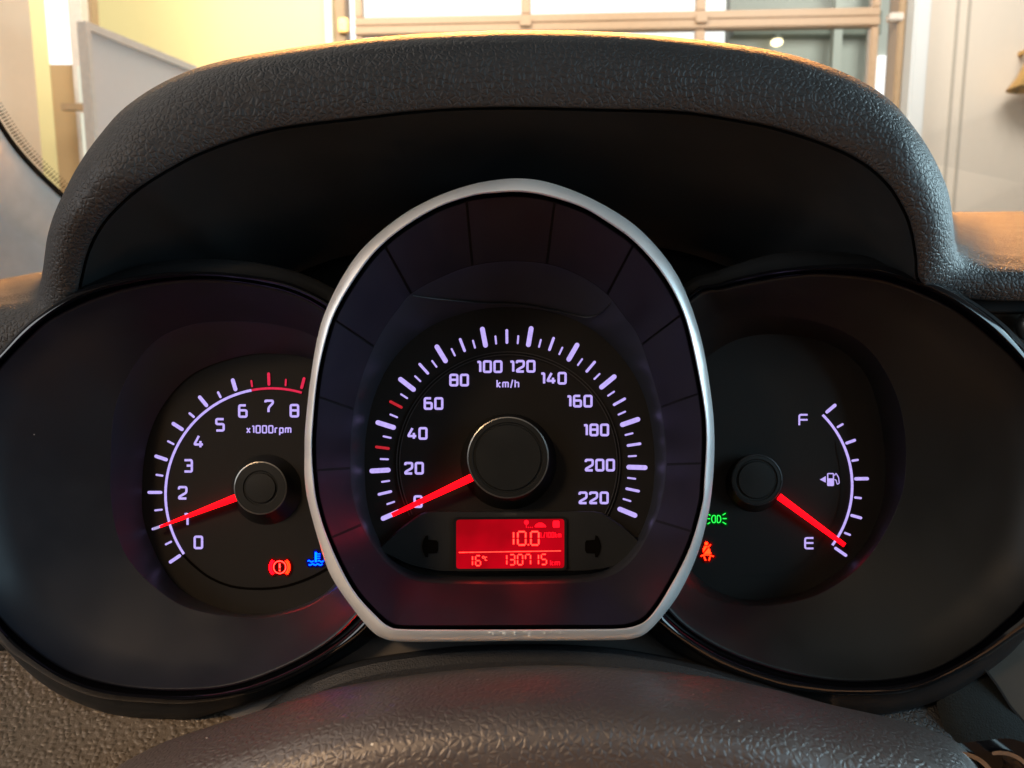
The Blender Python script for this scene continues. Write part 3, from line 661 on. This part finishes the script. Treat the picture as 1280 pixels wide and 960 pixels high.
#      inner x,y      outer x,y      back (.30)    back (.45)    back (.75)
HR = [((-620,560),(-620,420),(-620,414),(-620,404),(-620,390)),
      ((-160,540),(-160,392),(-160,386),(-160,378),(-160,366)),
      ((-60,520),(-60,384),(-60,376),(-60,368),(-60,356)),
      ((0,490),(0,378),(0,371),(0,362),(0,349)),
      ((30,470),(26,375),(26,367),(26,357),(28,344)),
      ((78,430),(44,370),(46,361),(48,352),(52,340)),
      ((92,392),(49.5,357),(53,350),(58,345),(66,341)),
      ((101,345),(54,334),(59,333),(67,336),(76,341)),
      ((111,309),(59,298),(64,300),(74,308),(86,320)),
      ((129,277),(67,270),(73,274),(84,284),(98,300)),
      ((154.5,250),(80,241),(87,246),(98,258),(112,276)),
      ((179.7,230),(98,207),(105,213),(116,226),(130,246)),
      ((215.6,208),(122,172.5),(128,179),(139,193),(153,214)),
      ((251.5,190),(158,133),(163,140),(172,155),(184,177)),
      ((305,170.7),(215,97.5),(219,104),(226,119),(236,142)),
      ((359,158),(287.5,73.7),(290,79),(295,95),(302,118)),
      ((460,145.5),(409,54),(410,60),(412,76),(416,100)),
      ((540,137),(508,43.5),(509,49),(510,66),(512,90)),
      ((640,134),(640,38),(640,43),(640,60),(640,85)),
      ((759,136.5),(770,40.5),(769,46),(767,62),(764,87)),
      ((850,139.5),(880,50.5),(878,56),(874,72),(868,97)),
      ((920,149.5),(963.7,63),(960,69),(954,86),(946,111)),
      ((975,161),(1017.6,77),(1013,84),(1006,101),(996,126)),
      ((1035,181),(1071.5,98.8),(1066,106),(1057,123),(1044,148)),
      ((1078,202),(1114.6,127.6),(1108,135),(1097,152),(1082,177)),
      ((1110,229),(1147,166),(1140,173),(1128,188),(1112,210)),
      ((1131,262),(1168,200),(1161,206),(1150,220),(1136,238)),
      ((1141,290),(1184,237),(1177,241),(1168,250),(1160,258)),
      ((1146,320),(1191,275),(1186,276),(1180,270),(1178,264)),
      ((1151,352),(1194,307),(1192,299),(1192,284),(1194,265)),
      ((1185,368),(1204,315),(1204,306),(1205,289),(1208,265)),
      ((1216,374),(1226.6,325),(1226,315),(1226,295),(1228,265)),
      ((1248,376),(1250,330),(1250,320),(1250,298),(1252,264.5)),
      ((1300,376),(1300,332),(1300,322),(1300,299),(1300,264)),
      ((1400,376),(1400,334),(1400,324),(1400,300),(1400,264)),
      ((1900,380),(1900,340),(1900,330),(1900,306),(1900,268))]
D_IN, D_FRONT = .2385, .2285
def hrow(k):
    i, o, b1, b2, b3 = k
    L_ = lambda f: (i[0] + (o[0] - i[0]) * f, i[1] + (o[1] - i[1]) * f)
    return [(*i, .2410), (*L_(.008), .2372), (*L_(.03), .2360), (*L_(.15), .2343), (*L_(.30), .2330), (*L_(.5), .2322), (*L_(.68), .2328), (*L_(.82), .2350), (*L_(.92), .2388), (*L_(.975), .2440), (*o, .2550),
            (b1[0], b1[1], .30)] + [(b1[0] + (b2[0] - b1[0]) * g, b1[1] + (b2[1] - b1[1]) * g, .30 + .15 * g) for g in (.12, .32, .6)] + [(b2[0] + (b3[0] - b2[0]) * g, b2[1] + (b3[1] - b2[1]) * g, .45 + .30 * g) for g in (0, .3, .65, 1)]
DZ = [.034, .034, .034, .034, .034, .034, .030, .022, .014, .007, .003] + [0] * 15 + [.003, .007, .012, .020, .031, .034, .034, .034, .034, .034]
assert len(DZ) == len(HR), len(HR)
HRs = [[(x, y, d + (dz if q < 11 else dz * .2)) for q, (x, y, d) in enumerate(hrow(k))] for k, dz in zip(HR, DZ)]
def along(rows, n=8):   # spline every column along the rows
    cols = [spline([r[j] for r in rows], False, n) for j in range(len(rows[0]))]
    return [[c[i] for c in cols] for i in range(len(cols[0]))]
HD = along(HRs)
# across: refine too
HG = [spline(r, False, 4) for r in HD]
obj('hood', strip([[at(*p) for p in r] for r in HG]), M['hood'], da, DR, angle=70)
# hood lining: goes from the hood's inner edge back into the dark behind the gauges
inn = [(r[0][0], r[0][1], r[0][2]) for r in HD]
i0 = 5 * 8; i1 = 29 * 8
rows = []
for f, d in ((-.003, .0020), (.0035, .0022), (.0042, -.0010), (.0065, -.0014), (.012, .0004), (.10, .020), (.22, .042), (.34, .062)):
    rows.append([at(x + (640 - x) * f, y + (620 - y) * f, min(dd + d, .316)) for x, y, dd in inn[i0:i1 + 1]])
obj('hood_lining', strip(rows), M['lining'], da, DR)
bw = [(x + (640 - x) * .30, y + (620 - y) * .30) for x, y, dd in inn[i0:i1 + 1:4]]
b = bmesh.new(); poly(b, [(1100, 560), (1080, 850), (200, 850), (180, 560)] + bw, .3115, .004); obj('hood_back_wall', b, M['lining'], da, DR, smooth=False)
# gap line under right shoulder, then the brown air vent trim
def sheet(name, P, mat, d, parent=da, root=DR, th=.004, bev=.0012):
    """solid slab with the pixel outline P; d(x, y) gives the depth of its front"""
    bm = bmesh.new(); dd = d if callable(d) else (lambda x, y: d)
    f = [bm.verts.new(at(x, y, dd(x, y))) for x, y in P]; g = [bm.verts.new(at(x, y, dd(x, y) + th)) for x, y in P]
    bm.faces.new(f); bm.faces.new(list(reversed(g))); n = len(P)
    for i in range(n): bm.faces.new((f[i], g[i], g[(i + 1) % n], f[(i + 1) % n]))
    bmesh.ops.recalc_face_normals(bm, faces=bm.faces)
    o = obj(name, bm, mat, parent, root, smooth=False)
    if bev:
        m_ = o.modifiers.new('bevel', 'BEVEL'); m_.width = bev; m_.segments = 3; m_.limit_method = 'ANGLE'; m_.angle_limit = R(30)
        for p in o.data.polygons: p.use_smooth = True
    return o
sheet('shoulder_gap', [(1170,368),(1900,372),(1900,394),(1170,392)], M['black'], .284)
sheet('vent_trim', [(1180,383),(1900,386),(1900,800),(1180,800)], M['brown'], lambda x, y: .286 + (y - 383) * .00006)
bm = bmesh.new()
bmesh.ops.create_uvsphere(bm, u_segments=24, v_segments=12, radius=.0052, matrix=Matrix.Translation(at(1288, 408, .282)) @ Matrix.Diagonal((1, .8, 1.1, 1)))
obj('vent_knob', bm, M['ring'], da, DR)

# lower left grained panel, grey ledge and clip
def dll(x, y): return .300 - (y - 780) * .00028 + (x - 100) * .00002
bm = bmesh.new(); rows = []
for j in range(20):
    y = 540 + j * 32
    rows.append([at(x, y, dll(x, y)) for x in range(-700, 421, 28)])
obj('lower_panel', strip(rows), M['dash'], da, DR)
sheet('panel_ledge', fillet([(140,893),(175,911),(215,917),(262,915),(270,905),(268,893),(262,884)], 4, True), M['trim'], .2725, th=.01, bev=.0006)
b = bmesh.new(); stroke(b, [(267, 890), (269, 894), (270.5, 904)], 1.6, .2712, .003); obj('clip_edge', b, M['chrome'], da, DR)
sheet('left_notch', fillet([(-20,790),(0,792),(8,805),(6,812),(-20,816)], 3, True), M['black'], .288)
sheet('left_notch', fillet([(-20,838),(-4,840),(1.5,852),(-2,862),(-20,866)], 3, True), M['gloss'], .283)
# black padded band under the bezel
top = spline([(300,905),(330,886),(375,855),(425,834),(470,822),(520,814.5),(580,808),(660,805.5),(720,807),(780,812),(860,827),(920,843),(980,862),(1040,882)], False, 8)
rows = []
for f, d in ((-.01, .2720), (0, .2640), (.03, .2600), (.10, .2575), (.3, .2550), (.6, .2545), (1, .256)):
    rows.append([at(x, y + 70 * f, d) for x, y in top])
obj('padded_band', strip(rows), M['seam'], da, DR)
# lower right: grain patch, dark knee panel, olive side
sheet('grain_patch', [(1050,870),(1180,850),(1200,960),(1195,1000),(1050,1000)], M['hood'], lambda x, y: .278 - (y - 850) * .0002)
bm = bmesh.new(); rows = []
edge = [((1168,868),(1232,838)),((1172,885),(1246,858)),((1178,905),(1262,884)),((1190,935),(1290,915)),((1215,985),(1320,960)),((1240,1040),(1350,1010))]
for a, c_ in edge:
    row = []
    for k in range(9):
        f = k / 8; x = a[0] + (c_[0] - a[0]) * f; y = a[1] + (c_[1] - a[1]) * f
        row.append(at(x, y, .2700 - .0022 * math.sin(math.pi * min(1, f * 1.02)) ** .6 - (y - 860) * .0001))
    rows.append(row)
M['knee'] = leather('knee_leather', (.008, .010, .010), rough=.75, scale=900, dist=.00012, spec=.15)
obj('knee_panel', strip(rows), M['knee'], da, DR, angle=60)
b = bmesh.new(); stroke(b, [(1231, 836), (1247, 857), (1264, 884), (1292, 916), (1330, 960)], 2.6, .2665, .006, caps=False); obj('panel_seam', b, M['black'], da, DR)
bm = bmesh.new(); rows = []
for j in range(14):
    y = 760 + j * 40
    rows.append([at(x, y, .285 - (y - 760) * .00012) for x in range(1180, 1961, 26)])
obj('side_panel', strip(rows), M['brown'], da, DR)

# ================================================================ STEERING COLUMN COVER
SR = at(660, 1000, .2)
far = spline([(60,1010),(120,975),(160,950),(200,930),(235,917),(275,904),(330,886.5),(375,872),(412.5,861.5),(465,851),(520,843),(580,836.5),(640,832.5),(690,831.5),(750,833),(820,838),(900,848),(964,861),(1035.6,880),(1107,896),(1150,908),(1190,924),(1215,945),(1232,975),(1240,1010)], False, 6)
sc_o = thing('steering_column_cover', 'brown-lit grained steering column cover blurred in the foreground below the cluster', 'steering column cover', SR)
rows = []
for f, d, dy in ((-.04, .2480, 26), (-.015, .2445, 8), (0, .2400, 0), (.03, .2350, 1), (.08, .2290, 5), (.2, .2180, 22), (.35, .2070, 46), (.5, .2000, 72), (.62, .1965, 100), (.75, .1960, 140), (.9, .199, 210)):
    rows.append([at(x + (650 - x) * (-f * .05), y + dy * (1 - .10 * abs((x - 660) / 600)), d) for x, y in far])
obj('upper_cover', strip(rows), M['column'], sc_o, SR, angle=70)
for (x, y, r1, w_) in ((1198, 990, 48, 5.5), (1250, 985, 44, 5)):
    b = bmesh.new(); stroke(b, arcpts(x, y, r1, 100, -10, 20), w_, .225, .006, caps=True)
    o = obj('collar', b, M['chrome'], sc_o, SR, recalc=True)
b = bmesh.new(); poly(b, fillet([(1190,930),(1262,922),(1300,935),(1330,1020),(1210,1020)], 12, True), .232, .01); obj('switch_boot', b, M['gloss'], sc_o, SR)

# ================================================================ WINDSCREEN AND PILLAR
PIL = spline([(-60,60),(-30,108),(0,156),(20,185),(45,213),(80,246),(120,280),(160,310)], False, 8)
PR = at(-20, 380, .9)
pl = thing('windscreen_pillar', 'pale grey windscreen pillar trim with a black edge, left of the dashboard hood', 'windscreen pillar', PR)
dp = lambda i, n: .78 + .30 * i / n
n = len(PIL)
rows = []
for off, dd in ((0, 0), (6, -.012), (30, -.03), (90, -.05), (220, -.03)):
    rows.append([at(x - off * .75, y + off, dp(i, n) + dd) for i, (x, y) in enumerate(PIL)])
M['pillar'] = plastic('pillar_trim_grey', (.42, .44, .46), rough=.75, spec=.2, bump=.0001, bscale=1500)
M['seal'] = plastic('seal_black', (.006, .005, .0045), rough=.9, spec=.0)
obj('trim', strip(rows), M['pillar'], pl, PR)
bm = bmesh.new(); rows = []
for off, dd in ((3.6, .006), (3.4, -.006), (0, -.010), (-3.4, -.006), (-3.6, .006)):
    rows.append([at(x + off * .72, y - off * .69, dp(i, n) + dd) for i, (x, y) in enumerate(PIL)])
obj('seal', strip(rows), M['seal'], pl, PR)
ws = thing('windscreen', 'clear car windscreen with a dotted black edge beside the pale pillar', 'windscreen', at(640, 380, .95))
WR = ws.location.copy()
bm = bmesh.new(); acc = 0.0
for i in range(len(PIL) - 1):
    (xa, ya), (xb, yb) = PIL[i], PIL[i + 1]; l = math.hypot(xb - xa, yb - ya); ux, uy = (xb - xa) / l, (yb - ya) / l
    while acc < l:
        x, y = xa + ux * acc, ya + uy * acc; d = dp(i + acc / l, n) - .006; nx_, ny_ = uy, -ux
        stroke(bm, [(x + nx_ * 6.5, y + ny_ * 6.5), (x + nx_ * 10.5 + 1.2, y + ny_ * 10.5)], 1.9, d, .0006, caps=True)
        stroke(bm, [(x + nx_ * 13 + 1.4, y + ny_ * 13), (x + nx_ * 14.5 + 1.6, y + ny_ * 14.5)], 1.3, d, .0006, caps=True)
        acc += 4.5
    acc -= l
fb = sobj('dotted_edge', bm, plastic('frit_enamel', (.10, .07, .035), rough=.8, spec=.1), ws, WR); fb['kind'] = 'stuff'
M['wglass'] = glass('windscreen_glass', (.985, .99, .985), .02, .01)
gv = [at(-150, -80, .62), at(1430, -80, .62), at(1430, 262, 1.0), at(-150, 342, 1.0)]
bm = bmesh.new(); nrm = (gv[1] - gv[0]).cross(gv[3] - gv[0]).normalized()
vf = [bm.verts.new(p) for p in gv]; vb = [bm.verts.new(p + nrm * .004) for p in gv]
bm.faces.new(vf); bm.faces.new(list(reversed(vb)))
for i in range(4): bm.faces.new((vf[i], vb[i], vb[(i + 1) % 4], vf[(i + 1) % 4]))
obj('glass_pane', bm, M['wglass'], ws, WR, smooth=False)

# ================================================================ SHOWROOM BEHIND
PHI = R(3.3); WO = Vector((0, 4.5, 0)); WU = Vector((math.cos(PHI), -math.sin(PHI), 0)); WN = Vector((-math.sin(PHI), -math.cos(PHI), 0))
def onwall(px, py, off=0.0):
    """photograph pixel -> (u, z) on the back wall plane moved off metres towards the camera"""
    dr = at(px, py, 1.0) - CAM; o = WO + WN * off
    t = (o - CAM).dot(WN) / dr.dot(WN); p = CAM + dr * t
    return (p - o).dot(WU), p.z
def wbox(u0, u1, z0, z1, f0, f1, bm=None):
    """box on the wall: f0..f1 metres in front of the wall plane"""
    bm = bm or bmesh.new()
    c = [WO + WU * u + WN * f + Vector((0, 0, z)) for f in (f0, f1) for u, z in ((u0, z0), (u1, z0), (u1, z1), (u0, z1))]
    v = [bm.verts.new(p) for p in c]
    for q in ((0, 1, 2, 3), (7, 6, 5, 4), (0, 4, 5, 1), (1, 5, 6, 2), (2, 6, 7, 3), (3, 7, 4, 0)): bm.faces.new([v[i] for i in q])
    return bm
def wobj(name, box, mat, parent=None, root=None, bev=.006):
    bm = wbox(*box); bmesh.ops.recalc_face_normals(bm, faces=bm.faces)
    if bev: bmesh.ops.bevel(bm, geom=bm.edges[:], offset=bev, segments=2, affect='EDGES')
    return obj(name, bm, mat, parent, root, smooth=False)
def paint(name, col, rough=.6, vary=.04): return plastic(name, col, rough=rough, vary=vary, bump=.0004, bscale=60, spec=.3)
M['cream'] = paint('cream_paint', (.78, .71, .62)); M['yellow'] = paint('yellow_paint', (.93, .83, .44)); M['floor'] = plastic('floor_tile', (.35, .33, .30), rough=.3)
M['frame'] = plastic('tan_door_frame', (.52, .36, .23), rough=.4); M['jamb'] = plastic('brown_jamb', (.42, .29, .17), rough=.5)
M['pale'] = paint('pale_paint', (.74, .78, .80)); M['groove'] = paint('groove_grey', (.50, .46, .40))
M['brass'] = plastic('brass', (.75, .48, .18), rough=.3, metal=.9)
M['board'] = paint('board_surface', (.74, .69, .67)); M['bframe'] = plastic('board_frame', (.72, .66, .60), rough=.4)
M['sky'] = glow('overcast_sky', (1.0, .99, .97), 1.6, .03, .5)
M['hall'] = plastic('hall_grey', (.22, .235, .20), rough=.7); M['hall2'] = plastic('hall_pale', (.55, .56, .52), rough=.7)
M['pane'] = glass('door_glass', (.96, .97, .96), .05, .03)
M['lampglow'] = glow('lamp_glow', (1.0, .82, .50), 4)

def struct(o): o['kind'] = 'structure'; return o
bm = bmesh.new()
v = [bm.verts.new(p) for p in ((-7, -3, 0), (7, -3, 0), (7, 60, 0), (-7, 60, 0))]; bm.faces.new(v); struct(obj('floor', bm, M['floor'], smooth=False))
uL, _ = onwall(417, 30); uR, _ = onwall(1131, 30)
zt = 3.9
u_y0, _ = onwall(100, 40)
struct(wobj('yellow_wall', (u_y0 - .6, uL, 0, zt, -.2, 0), M['yellow'], bev=0))
uP1, _ = onwall(1158, 60, .08)
struct(wobj('right_wall', (uP1, uR + 2.6, 0, zt, -.2, .05), M['cream'], bev=0))
struct(wobj('wall_pilaster', (uR, uP1 - .004, 0, zt, -.2, .12), M['pale'], bev=.01))
for px in (1190, 1204):
    u, _ = onwall(px, 120, .06)
    gl_ = wobj('wall_groove', (u - .009, u + .009, 0, zt, .03, .054), M['groove'], bev=.002); struct(gl_)
# glazed sectional door
gd = thing('garage_door', 'glazed tan-framed sectional door straight behind the dashboard hood, bright daylight through its panes', 'door', WO + WU * ((uL + uR) / 2))
gr = gd.location.copy()
def U(px, py=20): return onwall(px, py)[0]
def Z(px, py): return onwall(px, py)[1]
rails = [(Z(650, 37.5), Z(650, 15)), ]
zr0, zr1 = rails[0]; ph_ = .50
zs = [zr0 - 3 * ph_, zr0 - 2 * ph_, zr0 - ph_, zr0, zr0 + ph_ + .02, zr0 + 2 * ph_ + .02]
hR = zr1 - zr0
u0, u1 = U(441), U(1104)
for z in zs:
    o = wobj('rail', (u0, u1, z, z + hR * .48, -.10, -.03), M['frame'], gd, gr); wobj('rail', (u0, u1, z + hR * .52, z + hR, -.10, -.035), M['frame'], gd, gr)
st = [(U(441), U(450.5)), (U(651), U(663)), (U(871.5), U(884)), (U(1094), U(1104))]
for i, (a, c_) in enumerate(st):
    for z in zs: wobj('stile', (a, c_, z + hR + .002, z + ph_ - .002 + (.0), -.10, -.04), M['frame'], gd, gr)
for i in range(3):
    for z in zs: wobj('pane', (st[i][1], st[i + 1][0], z + hR, z + ph_, -.075, -.069), M['pane'], gd, gr, bev=0)
for px in (657, 878):
    wobj('hinge', (U(px) - .035, U(px) + .035, zr0 + hR * .25, zr0 + hR * .8, -.028, -.012), M['frame'], gd, gr)
wobj('guide_rail', (U(1122), uR - .003, 0, zt, -.12, .02), M['jamb'], gd, gr)
wobj('guide_rail', (uL + .003, U(431), 0, zt, -.12, .0), M['jamb'], gd, gr)
wobj('edge_strip', (U(407), uL - .002, 0, zt, .002, .03), M['pale'], gd, gr)
wobj('roller', (U(1109), U(1127), Z(1118, 28), Z(1118, 18), -.02, .035), M['bframe'], gd, gr)
wobj('roller', (U(424), U(436), Z(430, 42), Z(430, 24), -.02, .03), M['brass'], gd, gr)
# outside
sk = bmesh.new()
for k in range(1):
    P = [(-30, 40, -1), (30, 40, -1), (30, 40, 30), (-30, 40, 30)]
    sk.faces.new([sk.verts.new(p) for p in P])
struct(obj('sky', sk, M['sky'], smooth=False))
hx = 1.35
nb = thing('neighbouring_hall', 'grey hall seen through the right-hand panes of the glazed door', 'building', (4.2, 9.5, 0))
nr = nb.location.copy()
def wb(x0, x1, y0, y1, z0, z1):
    bm = bmesh.new(); c = [(x, y, z) for z in (z0, z1) for x, y in ((x0, y0), (x1, y0), (x1, y1), (x0, y1))]; v = [bm.verts.new(p) for p in c]
    for q in ((3, 2, 1, 0), (4, 5, 6, 7), (0, 1, 5, 4), (1, 2, 6, 5), (2, 3, 7, 6), (3, 0, 4, 7)): bm.faces.new([v[i] for i in q])
    return bm
xw = at(897, 60, 9.5).x
obj('wall', wb(xw, xw + 5, 9.5, 9.7, 0, 7), M['hall2'], nb, nr, smooth=False)
zb0 = at(950, 62, 9.4).z; zb1 = at(950, 36, 9.4).z
obj('beam', wb(xw + .0, xw + 1.75, 9.3, 9.49, zb0, zb1), M['hall'], nb, nr, smooth=False)
for px in (1020, 1062):
    x = at(px, 60, 9.35).x; obj('post', wb(x - .05, x + .05, 9.2, 9.29, 0, 7), M['hall2'], nb, nr, smooth=False)
obj('window', wb(at(1078, 100, 9.4).x, at(1092, 100, 9.4).x, 9.45, 9.495, at(1080, 130, 9.4).z, at(1080, 82, 9.4).z), M['sky'], nb, nr, smooth=False)
hl = thing('hall_lamp', 'small glowing lamp seen through the right-hand door pane', 'lamp', at(971, 53, 8.8)); hlr = hl.location.copy()
bm = bmesh.new(); bmesh.ops.create_uvsphere(bm, u_segments=20, v_segments=10, radius=.07, matrix=Matrix.Translation(at(971, 53, 8.8)) @ Matrix.Diagonal((1, 1, .6, 1))); obj('bulb', bm, M['lampglow'], hl, hlr)
bm = bmesh.new(); bmesh.ops.create_cone(bm, cap_ends=True, segments=20, radius1=.075, radius2=.03, depth=.06, matrix=Matrix.Translation(at(971, 53, 8.8) + Vector((0, 0, .06)))); obj('lamp_shade', bm, M['hall'], hl, hlr)

# left: pale wall, side opening with bright glazing, beams
def seg_wall(p0, d0, p1, d1, z0, z1, th, bm=None):
    """upright slab between two ground points given by pixel columns (at row 60) and depths"""
    a = at(p0[0], p0[1], d0); c_ = at(p1[0], p1[1], d1); a.z = c_.z = 0
    nn = (c_ - a).cross(Vector((0, 0, 1))).normalized() * th
    if nn.y < 0: nn = -nn
    bm = bm or bmesh.new()
    v = [bm.verts.new(p + Vector((0, 0, z))) for z in (z0, z1) for p in (a, c_, c_ + nn, a + nn)]
    for q in ((3, 2, 1, 0), (4, 5, 6, 7), (0, 1, 5, 4), (1, 2, 6, 5), (2, 3, 7, 6), (3, 0, 4, 7)): bm.faces.new([v[i] for i in q])
    bmesh.ops.recalc_face_normals(bm, faces=bm.faces)
    return bm
M['peach'] = paint('peach_paint', (.80, .68, .54))
struct(obj('left_wall', seg_wall((-250, 60), 1.9, (41, 60), 2.5, 0, 3.6, .12), M['peach'], smooth=False))
lw = thing('side_window', 'tall bright window with wooden frame left of the whiteboard', 'window', at(75, 300, 3.4)); lr = lw.location.copy()
dw = 3.4
def zz(py, d): return at(80, py, d).z
obj('frame', seg_wall((30, 60), dw, (60, 60), dw, 0, 4.2, .05), M['yellow'], lw, lr, smooth=False)
obj('lit_pane', seg_wall((60.5, 60), dw, (88.5, 60), dw, zz(79, dw), 4.2, .02), M['sky'], lw, lr, smooth=False)
obj('lower_board', seg_wall((60.5, 60), dw, (90, 60), dw, 0, zz(80, dw), .04), paint('wood_board', (.55, .38, .2)), lw, lr, smooth=False)
obj('frame', seg_wall((88.7, 60), dw - .02, (105, 60), dw - .02, 0, 4.2, .06), M['bframe'], lw, lr, smooth=False)
obj('frame', seg_wall((105, 60), dw + .1, (118, 60), dw + .1, 0, 4.2, .06), M['jamb'], lw, lr, smooth=False)
for a_, b_2 in ((131, 88), (260, 144)):
    obj('narrow_pane', seg_wall((98, 110), dw - .06, (109, 110), dw - .06, zz(a_, dw), zz(b_2, dw), .02), glow('narrow_glow', (.95, .92, .74), .95), lw, lr, smooth=False)
obj('crossbar', seg_wall((74, 110), dw - .07, (110, 110), dw - .07, zz(141, dw), zz(133, dw), .03), M['jamb'], lw, lr, smooth=False)
# whiteboard / partition
wbd = thing('partition_board', 'pale pinkish board with light frame standing before the yellow wall', 'board', at(180, 300, 2.4)); br = wbd.location.copy()
d0, d1 = 2.2, 2.66
A = at(106, 60, d0); B_ = at(243, 83, d1); ztop = at(104, 28, d0).z
def bslab(f0, f1, za, zb_, off, th):
    a = A.lerp(B_, f0); c_ = A.lerp(B_, f1); nn = Vector((-(B_ - A).y, (B_ - A).x, 0)).normalized()
    if nn.y > 0: nn = -nn
    bm = bmesh.new(); v = []
    for z in (za, zb_):
        for p in (a + nn * off, c_ + nn * off, c_ + nn * (off - th), a + nn * (off - th)): v.append(bm.verts.new((p.x, p.y, z)))
    for q in ((3, 2, 1, 0), (4, 5, 6, 7), (0, 1, 5, 4), (1, 2, 6, 5), (2, 3, 7, 6), (3, 0, 4, 7)): bm.faces.new([v[i] for i in q])
    bmesh.ops.recalc_face_normals(bm, faces=bm.faces); return bm
obj('board_surface', bslab(.02, .98, .6, ztop - .02, 0, .015), M['board'], wbd, br, smooth=False)
obj('frame_rail', bslab(0, 1, ztop - .022, ztop, .012, .035), M['bframe'], wbd, br, smooth=False)
obj('frame_rail', bslab(0, 1, .56, .60, .012, .035), M['bframe'], wbd, br, smooth=False)
obj('frame_stile', bslab(0, .03, .6, ztop - .022, .012, .035), M['bframe'], wbd, br, smooth=False)
obj('frame_stile', bslab(.97, 1, .6, ztop - .022, .012, .035), M['bframe'], wbd, br, smooth=False)
for f in (.1, .9): obj('leg', bslab(f - .02, f + .02, 0, .56, .005, .03), M['bframe'], wbd, br, smooth=False)
# brass wall lamp at the right edge
wl = thing('wall_lamp', 'brass wall lamp on the cream wall at the right edge', 'wall lamp', WO + WU * onwall(1282, 90, .2)[0] + WN * .2 + Vector((0, 0, onwall(1282, 90, .2)[1]))); wr = wl.location.copy()
uc, zc = onwall(1294, 84, .2); _, zt2 = onwall(1289, 60, .2); _, zb2 = onwall(1289, 108, .2)
cen = WO + WU * uc + WN * .2
bm = bmesh.new(); prof = [(.024, zc + .075), (.04, zc + .06), (.055, zc + .02), (.085, zc - .05), (.12, zb2), (.125, zb2 - .01)]
rr_ = [[bm.verts.new((cen.x + r_ * math.cos(t * math.pi / 14), cen.y + r_ * math.sin(t * math.pi / 14), z)) for t in range(28)] for r_, z in prof]
for a, c_ in zip(rr_, rr_[1:]):
    for i in range(28): bm.faces.new((a[i], a[(i + 1) % 28], c_[(i + 1) % 28], c_[i]))
bm.faces.new(rr_[0])
obj('lamp_shade', bm, M['brass'], wl, wr)
bm = bmesh.new(); bmesh.ops.create_uvsphere(bm, u_segments=16, v_segments=8, radius=.028, matrix=Matrix.Translation((cen.x, cen.y, zt2 + .03))); obj('finial', bm, M['brass'], wl, wr)
obj('bracket', wbox(uc - .012, uc + .012, zt2, zt2 + .02, .052, .2), M['brass'], wl, wr, smooth=False)
